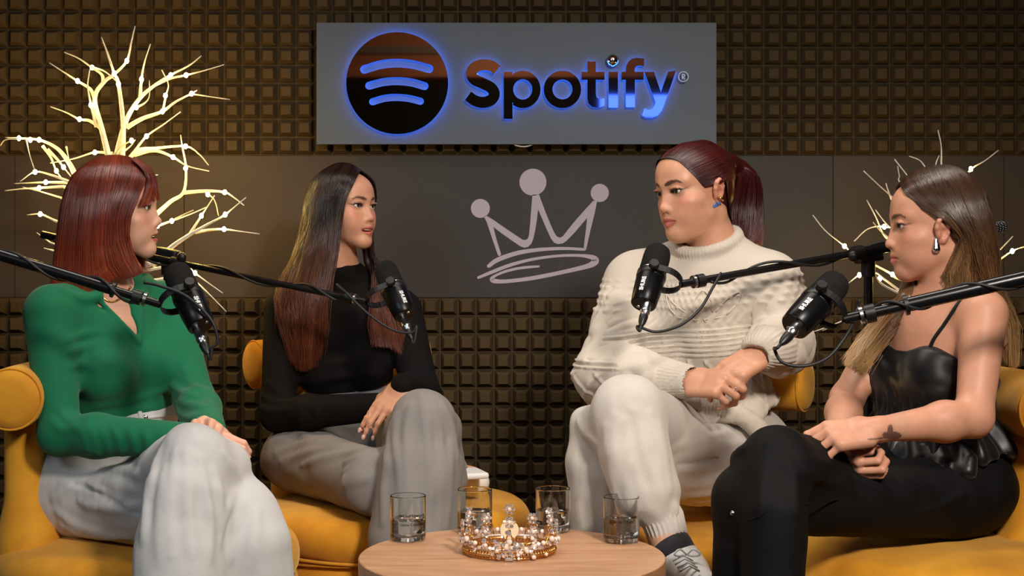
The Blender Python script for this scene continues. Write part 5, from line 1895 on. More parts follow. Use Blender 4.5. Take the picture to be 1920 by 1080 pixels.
# ------------------------------------------------------------------ woman in black
def woman_black():
    root = empty('person', P(650, 1000, 4.1) * np.array([1, 1, 0]), 'smiling woman in black turtleneck and grey wide trousers, long dark hair', 'person')
    R = head_frame(56, 6, 2)
    t, s = P(643, 399, 4.20), .965
    h = dict(HD); h.update(open=.42, smile=1.0, lip=1.1, eye=.85, cheek=1.10, ears=(0, 0))
    J = dict(sr=P(532, 580, 4.20), sl=P(752, 584, 4.22), nb=P(652, 530, 4.24), C=P(645, 650, 4.22), W=P(652, 735, 4.23), H=P(650, 835, 4.24))
    er, wr_ = P(520, 778, 4.10), P(716, 762, 3.96)
    el, wl = P(790, 735, 4.08), P(757, 722, 3.90)
    hipr, knr, anr = P(560, 860, 4.16), P(705, 905, 3.74), P(834, 888, 3.98)
    hipl, knl, anl = P(735, 850, 4.20), P(795, 792, 3.70), P(775, 1180, 3.64)

    B = Fld()
    torso(B, J, bust=.050)
    arm(B, J['sr'], er, wr_)
    arm(B, J['sl'], el, wl)
    B.chain([hipr, knr, anr], [.072, .052, .036], k=.03)
    B.chain([hipl, knl, anl], [.072, .052, .036], k=.03)
    B.rc(anr, anr + np.array([.07, .02, -.01]), .034, .026)
    B.rc(anl, anl + np.array([.02, -.12, -.04]), .034, .026)
    B.frame(R, t, s)
    head_prims(B, h)
    B.frame()
    B.rc(t + s * (R @ np.array([0, -.035, -.12])), J['nb'] + np.array([0, 0, -.03]), .044, .055, k=.04)
    tl = hand(B, wl, P(716, 772, 3.86) - wl, np.array([-.30, -.78, .50]), 1, [(.15, .30, .2), (.18, .32, .2), (.25, .35, .2), (.3, .4, .25)], thumb=(.2, .2), sz=.93, thumb_out=.25, spread=.04)
    tr = hand(B, wr_, P(760, 770, 3.86) - wr_, np.array([0, -.6, .7]), -1, [(.2, .4, .3)] * 4, sz=.92)
    hands = (P(690, 800, 3.85) - np.array([0, .08, 0]), P(790, 700, 3.95) + np.array([0, .1, 0]), .0024)
    body = make_body(root, B, MAT['skin'], R, t, s, h, (rgb(206, 149, 119), rgb(186, 92, 84), rgb(52, 32, 26), rgb(214, 116, 92), rgb(110, 62, 54)),
                     [hands], P(440, 1200, 4.0) - np.array([.1, .6, 0]), P(960, 290, 4.2) + np.array([0, .30, .1]), .0075)
    head_extras(root, body, R, t, s, h, MAT['iris_brown'], look=(.05, .02))
    nails(tl, MAT['nail_pink'], body)
    # ring
    p = tl[1][0]

    T = Fld()
    Rt = torso(T, J, o=.007, bust=.054, k=.045)
    r_, f_, u_ = Rt.T
    T.plane(P(650, 742, 4.12), -u_ - f_ * .15, k=.006)
    arm(T, J['sr'], er, wr_ + (wr_ - er) * .05, o=.007, ro=.012)
    arm(T, J['sl'], el, wl + (wl - el) * .05, o=.011, ro=.008)
    T.rc(t + s * (R @ np.array([0, -.028, -.070])), t + s * (R @ np.array([0, -.040, -.155])), .056, .058, k=.02)
    T.rc(t + s * (R @ np.array([0, -.038, -.13])), J['nb'] + np.array([0, 0, -.03]), .056, .064, k=.03)
    T.plane(P(655, 500, 4.16), (-0.10, -.10, 1), k=.004)
    T0 = Fld(); T0.ops = list(T.ops)
    for pts in ([(505, 720), (525, 735), (560, 738)], [(492, 742), (520, 756), (560, 752)], [(490, 765), (515, 772), (545, 768)], [(560, 760), (566, 780), (562, 800)],
                [(590, 756), (596, 776), (592, 798)], [(590, 715), (640, 706), (700, 700)], [(580, 690), (620, 680), (660, 676)], [(640, 500), (665, 508), (690, 505)], [(640, 512), (665, 522), (694, 517)],
                [(800, 680), (802, 700), (805, 715)], [(545, 640), (560, 655), (580, 660)]):
        fold(T, T0, pts, r=.006, k=.014, sink=.0045)
    cloth('black_turtleneck', T, *bb(455, 850, 840, 470, 3.85, 4.5), .0045, MAT['black_knit'], root)

    W = Fld()
    W.ell(J['H'] + np.array([0, 0, .01]), (.170, .125, .12), k=.04, rot=Rt)
    W.plane(P(650, 735, 4.2), u_, k=.004)
    W.ell(P(555, 855, 4.12), (.085, .09, .065), k=.05)
    W.rc(hipr, knr, .090, .075, k=.05)
    W.rc(knr, anr, .070, .060, k=.05)
    W.rc(hipl, knl, .085, .072, k=.03)
    W.chain([knl, P(790, 880, 3.66), P(783, 960, 3.64), P(775, 1010, 3.63), anl], [.072, .098, .103, .105, .11], k=.03)
    W.rc(knl + np.array([.04, .06, -.02]), P(850, 900, 3.80), .045, .035, k=.04)
    # trouser leg hem above the floor
    W0 = Fld(); W0.ops = list(W.ops)
    for pts in ([(510, 830), (560, 812), (620, 800), (700, 806)], [(520, 850), (580, 830), (650, 822), (715, 835)], [(540, 880), (600, 862), (660, 850), (712, 850)],
                [(555, 900), (620, 890), (680, 872), (716, 868)], [(600, 915), (660, 905), (700, 892)], [(745, 780), (742, 830), (752, 900), (750, 980)], [(790, 740), (800, 800), (808, 900), (805, 1000)],
                [(830, 760), (848, 810), (855, 860)], [(760, 760), (735, 800), (728, 850), (722, 900), (720, 980)], [(845, 830), (840, 900), (836, 990)], [(715, 840), (730, 870), (725, 890)],
                [(530, 865), (590, 846), (655, 836), (712, 842)], [(548, 892), (610, 876), (670, 862), (714, 860)], [(575, 908), (640, 898), (694, 882)], [(770, 760), (762, 820), (766, 900), (764, 990)], [(812, 770), (826, 830), (826, 920), (822, 1000)], [(505, 835), (520, 825), (545, 828)], [(560, 810), (580, 822), (620, 818)]):
        fold(W, W0, pts, r=.0085, k=.016, sink=.003)
    W.disp, W.dmax = cloth_noise(8, .0018), .007
    tro = cloth('grey_trousers', W, *bb(470, 1240, 960, 705, 3.5, 4.45), .0055, MAT['grey_wool'], root)
    # waistband with belt loop
    WB = Fld()
    WB.ell(J['W'] - u_ * .012, (.138, .099, .045), k=.01, rot=Rt)
    WB.plane(P(650, 725, 4.12), u_ + f_ * .0, k=.004)
    wbo = cloth('waistband', WB, J['W'] - .2, J['W'] + .2, .0045, MAT['grey_band'], tro)
    for x, y in ((586, 740), (667, 724)):
        MB().tube([on(WB, x, y - 5, .003), on(WB, x + 1, y + 6, .004), on(WB, x + 2, y + 18, .003)], .005, 6).build('belt_loop', MAT['grey_band'], tro, smooth='all')

    # hair: long, centre parting, auburn tips
    def L(*p): return t + s * (R @ np.array(p))
    def w(px, py, D): return P(px, py, D)
    near = [[L(0, .070, .112), L(.034, .080, .088), L(.058, .062, .040), L(.064, .044, -.02), w(628, 480, 4.09), w(612, 560, 4.06), w(603, 630, 4.06), w(596, 672, 4.07)],
            [L(.004, .040, .134), L(.052, .052, .096), L(.076, .030, .035), L(.080, .012, -.03), w(605, 485, 4.09), w(590, 560, 4.05), w(585, 630, 4.05), w(582, 690, 4.07)],
            [L(.004, .0, .142), L(.062, .004, .100), L(.088, -.006, .03), L(.090, -.014, -.04), w(576, 490, 4.11), w(562, 560, 4.06), w(564, 630, 4.06), w(572, 698, 4.08)],
            [L(.004, -.035, .137), L(.055, -.052, .100), L(.078, -.064, .03), L(.084, -.070, -.04), w(552, 490, 4.16), w(532, 552, 4.09), w(544, 625, 4.08), w(558, 690, 4.09)],
            [L(0, -.060, .126), L(.034, -.086, .092), L(.050, -.104, .03), L(.056, -.112, -.04), w(540, 500, 4.24), w(518, 548, 4.15), w(526, 600, 4.10), w(546, 660, 4.10)]]
    back = [near[-1][:4] + [w(545, 505, 4.28), w(535, 560, 4.32), w(545, 620, 4.34)],
            [L(0, -.068, .120), L(0, -.100, .080), L(0, -.116, .02), L(0, -.122, -.05), w(590, 510, 4.36), w(585, 570, 4.37), w(585, 640, 4.36)],
            [L(-.02, -.064, .122), L(-.040, -.090, .080), L(-.054, -.100, .02), L(-.06, -.10, -.05), w(660, 510, 4.36), w(670, 570, 4.37), w(670, 640, 4.36)]]
    farc = [[L(0, .070, .112), L(-.034, .080, .088), L(-.058, .060, .040), L(-.066, .036, -.02), w(703, 500, 4.20), w(700, 560, 4.12), w(696, 620, 4.09), w(700, 650, 4.08)],
            [L(-.004, .035, .135), L(-.055, .045, .096), L(-.080, .020, .035), L(-.084, .0, -.03), w(712, 505, 4.24), w(722, 565, 4.14), w(728, 620, 4.10), w(735, 655, 4.09)],
            [L(-.004, -.01, .141), L(-.062, -.015, .100), L(-.086, -.03, .03), L(-.09, -.04, -.04), w(722, 515, 4.28), w(748, 570, 4.17), w(758, 620, 4.12), w(765, 655, 4.11)]]
    def hc(W_): return t + s * (R @ np.array([0, -.01, .02])) + 0 * W_
    near, farc, back = [[lift(B, g, hc, .010, 18) for g in gs] for gs in (near, farc, back)]
    sh = [(near, 3300, .0011, .014, .34, .009), (back, 400, .0014, .01, .1, .003), (farc, 1200, .0011, .010, .35, .007)]
    Mh = Fld()
    Mh.frame(R, t, s)
    Mh.ell((0, -.012, .044), (.0715, .0905, .0800), k=.01)
    Mh.ell((.0, .118, .0), (.062, .058, .110), k=.010, op='s')
    Mh.frame()
    for gs, c in ((near, P(615, 470, 4.22)), (farc, P(690, 520, 4.24)), (back, P(630, 480, 4.25))):
        for g in gs[1:]:
            q = catmull(g, 12)
            q = [a + unit(np.array([c[0] - a[0], c[1] - a[1], 0])) * .024 for a in q[4:-2]]
            Mh.chain(q, [.010] * len(q), k=.045)
    def axis(S):
        Sl = (S - t) @ R
        A = np.zeros_like(Sl); A[..., 1] = -.012; A[..., 2] = np.minimum(Sl[..., 2], .05)
        out = t + A @ R.T
        low = np.clip((P(0, 480, 4.2)[2] - S[..., 2]) / .1, 0, 1)[..., None]
        return out * (1 - low) + (S + np.array([0, .3, 0])) * low
    hair_object(root, MAT['hair'], sh, Mh, axis, ramp2([(0, rgb(34, 22, 18)), (.46, rgb(40, 25, 19)), (.66, rgb(86, 46, 29)), (1, rgb(122, 64, 40))]), seed=7, var=.9)

    # white trainer of the tucked foot on the seat, and the other foot
    for a, d in ((anr + np.array([.01, .0, -.005]), np.array([.075, .02, -.02])),):
        F = Fld()
        F.rc(a, a + d, .034, .030, k=.02)
        sh_ = cloth('shoe', F, a - .12, a + .16, .005, MAT['white_shoe'], root)
        F = Fld()
        F.box(P(878, 888, 3.93), (.040, .055, .008), r=.006, rot=rotz(18))
        cloth('sole', F, P(878, 888, 3.93) - .09, P(878, 888, 3.93) + .09, .004, MAT['white_sole'], sh_)
    F = Fld()
    a = anl * np.array([1, 1, 0]) + np.array([0, 0, .055])
    F.rc(a, a + np.array([.02, -.14, -.02]), .044, .034, k=.02)
    F.plane(np.array([0, 0, .004]), (0, 0, -1), k=.004)
    cloth('shoe', F, a - .22, a + .12, .006, MAT['white_shoe'], root)
    return root


# ------------------------------------------------------------------ woman in cream knit
def woman_cream():
    root = empty('person', P(1300, 1000, 3.6) * np.array([1, 1, 0]), 'woman with red ponytail in cream cable sweater and sweatpants', 'person')
    R = head_frame(-59, 1, -7)
    t, s = P(1307, 366, 3.66), 1.03
    h = dict(HD); h.update(smile=.45, lip=1.12, eye=.66, cheek=1.05, ears=(0, 1), browth=1.25, jaw=1.0, eary=.002)
    J = dict(sr=P(1190, 536, 3.80), sl=P(1445, 536, 3.63), nb=P(1328, 478, 3.69), C=P(1312, 608, 3.72), W=P(1322, 725, 3.73), H=P(1350, 838, 3.74))
    er, wr_ = P(1135, 700, 3.62), P(1285, 715, 3.45)
    el, wl = P(1472, 645, 3.58), P(1426, 664, 3.46)
    hipr, knr, anr = P(1290, 838, 3.74), P(1176, 772, 3.28), P(1246, 1000, 3.20)
    hipl, knl, anl = P(1400, 875, 3.62), P(1128, 868, 3.38), P(1116, 1240, 3.40)

    B = Fld()
    torso(B, J, bust=.056)
    arm(B, J['sr'], er, wr_)
    arm(B, J['sl'], el, wl)
    B.chain([hipr, knr, anr], [.078, .055, .034], k=.03)
    B.chain([hipl, knl, anl], [.078, .055, .036], k=.03)
    foot = P(1282, 1064, 3.16)
    B.rc(anr, anr + (foot - anr) * .35, .033, .036, k=.02)
    B.rc(anr + (foot - anr) * .3, foot, .034, .03, k=.02)
    B.rc(anl, anl + np.array([-.06, -.12, -.04]), .036, .03)
    B.frame(R, t, s)
    head_prims(B, h)
    B.ell((0, .026, -.080), (.036, .036, .020), k=.03)                    # softer under the chin
    B.frame()
    B.rc(t + s * (R @ np.array([0, -.035, -.12])), J['nb'] + np.array([0, 0, -.03]), .046, .048, k=.04)
    tr = hand(B, wr_, P(1392, 722, 3.37) - wr_, np.array([.05, -.78, .60]), -1, [(.75, 1.2, .6), (.8, 1.2, .6), (.85, 1.2, .6), (.9, 1.2, .6)], thumb=(.15, .1), sz=1.02, thumb_out=.05)
    tl = hand(B, wl, P(1376, 694, 3.42) - wl, np.array([-.30, -.70, .62]), 1, [(.45, .7, .4), (.5, .75, .4), (.55, .8, .4), (.6, .8, .4)], thumb=(.2, .2), sz=1.0, thumb_out=.1)
    hands = (P(1280, 770, 3.40) - np.array([0, .13, 0]), P(1450, 640, 3.42) + np.array([0, .10, 0]), .0025)
    ft = (P(1195, 1080, 3.18) - np.array([0, .08, 0]), P(1310, 985, 3.18) + np.array([0, .1, 0]), .004)
    body = make_body(root, B, MAT['skin'], R, t, s, h, (rgb(207, 151, 121), rgb(176, 92, 82), rgb(46, 28, 24), rgb(208, 112, 92), rgb(116, 70, 58)),
                     [hands, ft], P(1040, 1260, 3.6) - np.array([.1, .75, 0]), P(1560, 250, 3.6) + np.array([0, .42, .1]), .009)
    head_extras(root, body, R, t, s, h, MAT['iris_hazel'], look=(-.1, -.05))
    # rings
    for (x, y) in ((1378, 733),):
        p = on(B, x, y)
        hoop(body, p + np.array([0, .006, 0]), .0100, (.8, -.2, -.45), MAT['silver'], .0013, name='ring')

    # cable-knit sweater
    T = Fld()
    Rt = torso(T, J, o=.020, bust=.060, k=.06)
    r_, f_, u_ = Rt.T
    T.ell(J['W'] - u_ * .03 + f_ * .02, (.165, .125, .12), k=.05, rot=Rt)
    T.ell(P(1345, 790, 3.66), (.155, .12, .07), k=.05, rot=Rt)
    T.plane(P(1340, 800, 3.55), -u_ * .95 + r_ * -.22, k=.010)
    arm(T, J['sr'], er, wr_, o=.030, ro=.018, k=.05)
    arm(T, J['sl'], el, wl + (wl - el) * .0, o=.028, ro=.020, k=.04)
    T.ell(P(1130, 705, 3.62), (.062, .062, .06), k=.03)
    T.ell(P(1474, 642, 3.55), (.046, .046, .042), k=.03)
    T.ell(P(1440, 650, 3.47), (.04, .04, .04), k=.03)
    T.rc(J['nb'] - u_ * .110 + f_ * .012, J['nb'] - u_ * .066 + f_ * .008, .115, .082, k=.04)
    Th = Fld(); Th.ops = list(T.ops)
    hemline = np.array(on_path(Th, ((1244, 748), (1290, 752), (1340, 760), (1385, 778), (1415, 798), (1432, 818)), -.004, 20))
    T.chain(hemline, np.linspace(.017, .024, 20), k=.016)
    Tn = Fld(); Tn.ops = list(T.ops)
    # open neck, then rib collar
    ncen = t + s * (R @ np.array([0, -.028, -.10]))
    T.rc(ncen, J['nb'] - u_ * .020 + f_ * .008, .064, .066, k=.006, op='s')
    T.rc(wr_ + (wr_ - er) * .04, wr_ + (wr_ - er) * .5, .030, .036, k=.003, op='s')
    T.rc(wl + (wl - el) * .06, wl + (wl - el) * .9, .031, .038, k=.003, op='s')
    ring = []
    for a in np.linspace(0, 2 * math.pi, 37):
        q = J['nb'] + r_ * .076 * math.cos(a) + f_ * (.070 * math.sin(a) + .006)
        hs = np.linspace(.10, -.16, 131)
        e = Tn.ev(q + hs[:, None] * u_)
        ring.append(q + u_ * hs[int(np.argmax(e < 0))])
    ring = np.array(ring)
    zz = np.array([(q - J['nb']) @ u_ for q in ring])
    zs = np.convolve(np.concatenate([zz[-5:-1], zz, zz[1:5]]), np.ones(9) / 9, 'valid')
    ring = ring + u_ * (zs - zz)[:, None]
    T.chain(ring, [.0138] * 37, k=.008)
    T0 = Fld(); T0.ops = list(T.ops)
    for pts in ([(1150, 560), (1165, 600), (1170, 650)], [(1180, 580), (1190, 630), (1185, 680)], [(1115, 690), (1150, 700), (1200, 695)], [(1110, 715), (1150, 725), (1210, 722)],
                [(1420, 610), (1440, 625), (1470, 625)], [(1400, 640), (1425, 640), (1450, 635)], [(1455, 645), (1475, 650), (1495, 645)], [(1450, 665), (1475, 672), (1498, 668)],
                [(1400, 720), (1415, 750), (1425, 780)], [(1260, 745), (1320, 742), (1380, 752)]):
        fold(T, T0, pts, r=.012, k=.03, sink=.008)

    def knit(V, N):
        """relief of the knit: bobbles on the yoke, ridges below, lattice with cables lower down, ribs at hem, cuffs and collar"""
        q = V - J['C']
        a = q @ r_ + .0
        b = q @ u_
        fr = q @ f_
        ang = np.arctan2(a, fr + .02)
        arc = ang * .15
        out = np.zeros(len(V))
        dsr = seg_dist(V, J['sr'], er); dsr2 = seg_dist(V, er, wr_)
        dsl = seg_dist(V, J['sl'], el); dsl2 = seg_dist(V, el, wl)
        arms = (np.minimum(dsr2, dsl2) < .075) | ((dsr < .075) & (np.abs(a) > .155)) | ((dsl < .075) & (np.abs(a) > .165))
        body_ = ~arms
        # yoke bobbles
        pz = .0165
        row = np.floor(b / pz)
        sx = arc / pz + .5 * (row % 2)
        rr = np.sqrt(((sx % 1) - .5) ** 2 + ((b / pz) % 1 - .5) ** 2) * pz
        m = smoothstep(.045, .055, b) * smoothstep(.128, .118, b)
        out += m * .0045 * np.clip(1 - (rr / .0052) ** 2, 0, 1)
        # eyelet / cable row under the yoke
        e = arc / .022
        m = smoothstep(.012, .018, b) * smoothstep(.045, .039, b) * body_
        out += m * .0050 * (np.abs(np.sin(math.pi * e + 1.2 * np.sin((b - .028) / .016 * 1.6))) - .5)
        # horizontal ridges
        m = smoothstep(-.062, -.056, b) * smoothstep(.012, .006, b) * body_
        out += m * .0040 * np.sin(2 * math.pi * b / .0115)
        # lattice of travelling stitches below
        m = smoothstep(-.062, -.068, b) * body_ * smoothstep(-.215, -.205, b)
        for sg in (1, -1):
            v = (arc + sg * b * .55) / .040
            out += m * .0042 * np.clip(1 - np.abs((v % 1) - .5) / .13, 0, 1)
        # twisted cables on the sleeves
        for A, Bp in ((J['sr'], er), (er, wr_), (J['sl'], el), (el, wl)):
            L_ = np.linalg.norm(Bp - A)
            ax = (Bp - A) / L_
            d = V - A
            tt = d @ ax
            ref = unit(np.cross(ax, [0.2, -1, .3])); ref2 = np.cross(ax, ref)
            an = np.arctan2(d @ ref2, d @ ref)
            sel = arms & (seg_dist(V, A, Bp) <= np.minimum(np.minimum(dsr, dsr2), np.minimum(dsl, dsl2)) + 1e-6)
            ph = an * 3 + .9 * np.sin(tt / .016)
            wv = .0055 * (np.abs(np.sin(ph)) - .5)
            if Bp is wr_ or Bp is wl:
                rib = smoothstep(L_ - .052, L_ - .046, tt)
                wv = wv * (1 - rib) + rib * (.0016 * np.sin(an * 34) - .002)
            out += np.where(sel, wv, 0)
        # ribbed hem
        m = body_ * smoothstep(-.212, -.222, b)
        out = out * (1 - m) + m * .0020 * np.sin(2 * math.pi * arc / .0085)
        dd = np.linalg.norm(V[:, None, :] - hemline[None], axis=2)
        ih = dd.argmin(1)
        m = smoothstep(.034, .027, dd.min(1))
        sl = (V - hemline[ih])
        tg = np.gradient(hemline, axis=0)
        seg = np.concatenate([[0], np.cumsum(np.linalg.norm(np.diff(hemline, axis=0), axis=1))])
        al = seg[ih] + np.einsum('ij,ij->i', sl, (tg / np.linalg.norm(tg, axis=1, keepdims=True))[ih])
        out = out * (1 - m) + m * .0018 * np.sin(2 * math.pi * al / .0080)
        # ribbed collar
        dr = np.min(np.linalg.norm(V[:, None, :] - ring[None, ::1, :], axis=2), axis=1)
        m = smoothstep(.026, .021, dr)
        c0 = ring.mean(0)
        an = np.arctan2((V - c0) @ f_, (V - c0) @ r_)
        out = out * (1 - m) + m * .0013 * np.sin(an * 62)
        return out
    sw = cloth('cream_sweater', T, *bb(1070, 860, 1540, 420, 3.25, 4.0), .0039, MAT['cream_knit'], root, post=knit)
    # stitched emblem on the chest: three outlined leaves and a wordmark bar
    def outline(pts, rad, name):
        W_ = on_path(T0, pts, .0030, 18)
        MB().tube(W_, rad, 6).build(name, MAT['cream_knit'], sw, smooth='all')
    outline([(1298, 585), (1304, 560), (1318, 545), (1332, 560), (1336, 585)], .0022, 'emblem_leaf')
    outline([(1290, 590), (1262, 568), (1250, 552), (1254, 575), (1268, 592)], .0022, 'emblem_leaf')
    outline([(1342, 585), (1362, 562), (1386, 548), (1384, 566), (1362, 590)], .0022, 'emblem_leaf')
    outline([(1272, 596), (1310, 600), (1360, 594)], .0018, 'emblem_bar')
    outline([(1298, 592), (1306, 604), (1316, 593), (1324, 604), (1334, 592)], .0014, 'emblem_letter')

    # sweatpants
    W = Fld()
    W.ell(J['H'], (.18, .13, .12), k=.04, rot=Rt)
    W.rc(hipl, knl, .100, .076, k=.05)
    W.chain([knl, P(1128, 940, 3.38), P(1126, 1050, 3.39), anl], [.070, .070, .072, .07], k=.03)
    W.rc(hipr, knr, .095, .073, k=.04)
    cuff = P(1243, 975, 3.205)
    W.chain([knr, P(1190, 850, 3.25), P(1212, 920, 3.225), cuff], [.073, .076, .072, .042], k=.03)
    W.rc(P(1150, 800, 3.32), P(1098, 790, 3.40), .045, .035, k=.05)
    W0 = Fld(); W0.ops = list(W.ops)
    for pts in ([(1240, 880), (1300, 880), (1370, 862), (1410, 850)], [(1170, 790), (1180, 850), (1195, 900), (1215, 950)], [(1215, 780), (1225, 840), (1238, 900), (1248, 950)],
                [(1140, 800), (1150, 850), (1165, 900), (1180, 940)], [(1250, 800), (1300, 792), (1350, 790)], [(1250, 840), (1310, 828), (1370, 812)], [(1150, 880), (1160, 930), (1165, 980)],
                [(1190, 770), (1205, 830), (1222, 890), (1236, 945)], [(1155, 780), (1160, 840), (1178, 900), (1200, 950)], [(1230, 800), (1244, 860), (1254, 920)], [(1130, 870), (1132, 930), (1138, 1000)], [(1100, 880), (1096, 940), (1100, 1000)], [(1262, 815), (1320, 806), (1372, 798)], [(1270, 855), (1330, 848), (1390, 832)], [(1300, 925), (1350, 916), (1400, 900)], [(1115, 880), (1112, 930), (1115, 990)], [(1085, 790), (1100, 810), (1120, 830)], [(1290, 910), (1340, 900), (1390, 880)], [(1225, 950), (1232, 960), (1236, 966)], [(1262, 945), (1262, 956), (1260, 966)]):
        fold(W, W0, pts, r=.0095, k=.018, sink=.004)
    fold(W, W0, [(1262, 872), (1310, 868), (1360, 856)], r=.0028, k=.006, sink=-.0005, op='s')
    W.disp, W.dmax = cloth_noise(11, .0022), .008
    pants = cloth('cream_sweatpants', W, *bb(1040, 1290, 1510, 690, 3.0, 3.95), .0055, MAT['cream_fleece'], root)
    C = Fld()
    ax = unit(anr - knr)
    C.rc(cuff - ax * .002, cuff + ax * .030, .044, .041, k=.01)
    C.rc(cuff + ax * .02, cuff + ax * .10, .034, .034, k=.004, op='s')
    ref = unit(np.cross(ax, [0, -1, 0.2])); ref2 = np.cross(ax, ref)
    def rib(V, N):
        d = V - cuff
        return .0016 * np.sin(np.arctan2(d @ ref2, d @ ref) * 26)
    cloth('cuff', C, cuff - .09, cuff + .11, .003, MAT['cream_fleece'], pants, post=rib)
    # sock and shoe
    S = Fld()
    S.rc(anr + (foot - anr) * .42, anr + (foot - anr) * .75, .0425, .042, k=.01)
    cloth('sock', S, anr - .12, anr + .12, .004, MAT['dark_sock'], root)
    S = Fld()
    h0 = anr + (foot - anr) * .86
    S.rc(h0, foot + np.array([.01, -.02, -.005]), .043, .036, k=.02)
    S.rc(foot, foot + np.array([.03, -.08, -.02]), .040, .030, k=.02)
    shoe = cloth('shoe', S, foot - .18, foot + .16, .004, MAT['white_shoe'], root)
    for k in range(4):
        c = foot + np.array([-.008 + .003 * k, -.052 - .014 * k, .030 - .004 * k])
        MB().tube([c + np.array([-.02, 0, -.006]), c + np.array([0, -.003, .006]), c + np.array([.02, 0, -.006])], .0024, 6).build('lace', MAT['white_sole'], shoe, smooth='all')
    for sg in (-1, 1):
        c = foot + np.array([.0, -.05, .036])
        MB().tube(catmull([c, c + np.array([sg * .014, -.006, .012]), c + np.array([sg * .026, -.01, .002]), c + np.array([sg * .012, -.006, -.002]), c], 14), .0020, 6).build('lace_bow', MAT['white_sole'], shoe, smooth='all')
    F = Fld()
    a = anl * np.array([1, 1, 0]) + np.array([0, 0, .055])
    F.rc(a, a + np.array([-.06, -.14, -.02]), .044, .034, k=.02)
    F.plane(np.array([0, 0, .004]), (0, 0, -1), k=.004)
    cloth('shoe', F, a - .22, a + .12, .006, MAT['white_shoe'], root)

    # hair: slicked back into a high ponytail
    def L(*p): return t + s * (R @ np.array(p))
    base = (.0, -.100, .070)
    hl = [(0, .086, .090), (-.022, .083, .088), (-.040, .072, .078), (-.052, .058, .058), (-.060, .042, .036), (-.066, .026, .014), (-.070, .016, .030), (-.073, -.004, .034), (-.074, -.022, .022), (-.068, -.034, -.014), (-.050, -.050, -.048), (-.02, -.062, -.062), (.02, -.062, -.062)]
    def hc(W_): return t + s * (R @ np.array([0, -.01, .03])) + 0 * W_
    def arcs(side):
        gs = []
        for x, y, z in hl:
            p0 = np.array([x * side, y, z])
            p3 = np.array(base)
            g = []
            for u in np.linspace(0, 1, 6):
                q = p0 * (1 - u) + p3 * u
                c = np.array([0, -.010, .044])
                d = q - c
                rad = np.array([.0735, .0925, .0835])
                kk = 1 / np.linalg.norm(d / rad)
                bul = smoothstep(0, .25, u) * smoothstep(1.05, .9, u)
                q2 = c + d * (1 + (kk - 1) * min(1, bul + .0))
                if u == 0: q2 = q
                g.append(q2)
            gs.append(lift(B, [L(*q) for q in g], hc, .0035, 14))
        return gs
    A1, A2 = arcs(1), arcs(-1)
    pb = L(*base)
    tail = []
    for dx, w0, w1, w2, w3 in ((-1, (1380, 330), (1372, 375), (1368, 420), (1382, 446)), (-.4, (1395, 326), (1392, 375), (1388, 420), (1398, 452)), (.2, (1408, 325), (1412, 372), (1410, 420), (1412, 458)), (.8, (1418, 330), (1428, 375), (1428, 420), (1426, 462))):
        tail.append([pb + np.array([0, 0, .004 * dx]), P(*w0, 3.74), P(*w1, 3.75), P(*w2, 3.74), P(*w3, 3.73)])
    tailb = [[q + np.array([0, .045, 0]) if i else q for i, q in enumerate(g)] for g in tail]
    tailf = [[q - np.array([0, .028, 0]) if i else q for i, q in enumerate(g)] for g in tail]
    sh = [(A1, 1900, .0012, .0015, .0, .0008), (A2, 900, .0012, .0015, .0, .0008), (tail, 700, .0010, .02, .12, .004), (tailf, 900, .0010, .012, .12, .004), (tailb, 500, .0010, .01, .12, .004)]
    Mh = Fld()
    Mh.frame(R, t, s)
    Mh.ell((0, -0.010, 0.046), (0.0715, 0.0905, 0.0795), k=.01)
    Mh.ell((0, 0.0490, 0.054), (0.0535, 0.0445, 0.0455), k=.03)
    Mh.ell((0, -.035, .0), (.062, .056, .060), k=.02)
    Mh.ell((0, .118, .020), (.085, .085, .084), k=.006, op='s')
    Mh.ell((0, .085, -.03), (.11, .080, .050), k=.006, op='s')
    Mh.ell((-.078, -.008, .006), (.02, .026, .032), k=.004, op='s')
    Mh.ell((.078, -.008, .006), (.02, .026, .032), k=.004, op='s')
    Mh.frame()
    for g in tail[1:3]:
        Mh.chain(catmull(g, 8)[:-1], [.013] * 7, k=.03)
    Mh.rc(L(0, -.088, .064), pb, .022, .018, k=.02)
    def axis(S):
        Sl = (S - t) @ R
        A = np.zeros_like(Sl); A[..., 1] = -.012; A[..., 2] = .04
        head_ = t + A @ R.T
        tl_ = np.zeros_like(S); tl_[..., 0] = P(1398, 400, 3.75)[0]; tl_[..., 1] = 3.76; tl_[..., 2] = S[..., 2]
        m = (np.einsum('...i,i->...', S - pb, R[:, 1]) < .01)[..., None] * (np.abs((S - t) @ R)[..., 1:2] > .09)
        return np.where(m, tl_, head_)
    hair_object(root, MAT['hair'], sh, Mh, axis, ramp2([(0, rgb(44, 16, 16)), (.3, rgb(66, 20, 19)), (.7, rgb(56, 18, 16)), (1, rgb(112, 38, 22))]), seed=9, var=.9)
    hoop(root, pb + R @ np.array([0, -.002, 0]) * s, .020, R @ np.array([0, -1, .25]), MAT['hairtie'], .006, name='hair_tie')

    # earrings on the visible ear
    e0 = on(B, 1350, 372, .003)
    hoop(body, e0, .0085, (.55, .1, .9), MAT['gold'], .0028, name='ear_cuff')
    for x, y in ((1339, 387), (1343, 384), (1347, 381)):
        c = on(B, x, y, .002)
        MB().ball(c, .0042, 10, 8).build('stud_earring', MAT['blue_gem'], body, smooth='all')
    return root


def seg_dist(V, a, b):
    ba = b - a
    t_ = np.clip((V - a) @ ba / (ba @ ba), 0, 1)
    return np.linalg.norm(V - a - t_[:, None] * ba, axis=1)


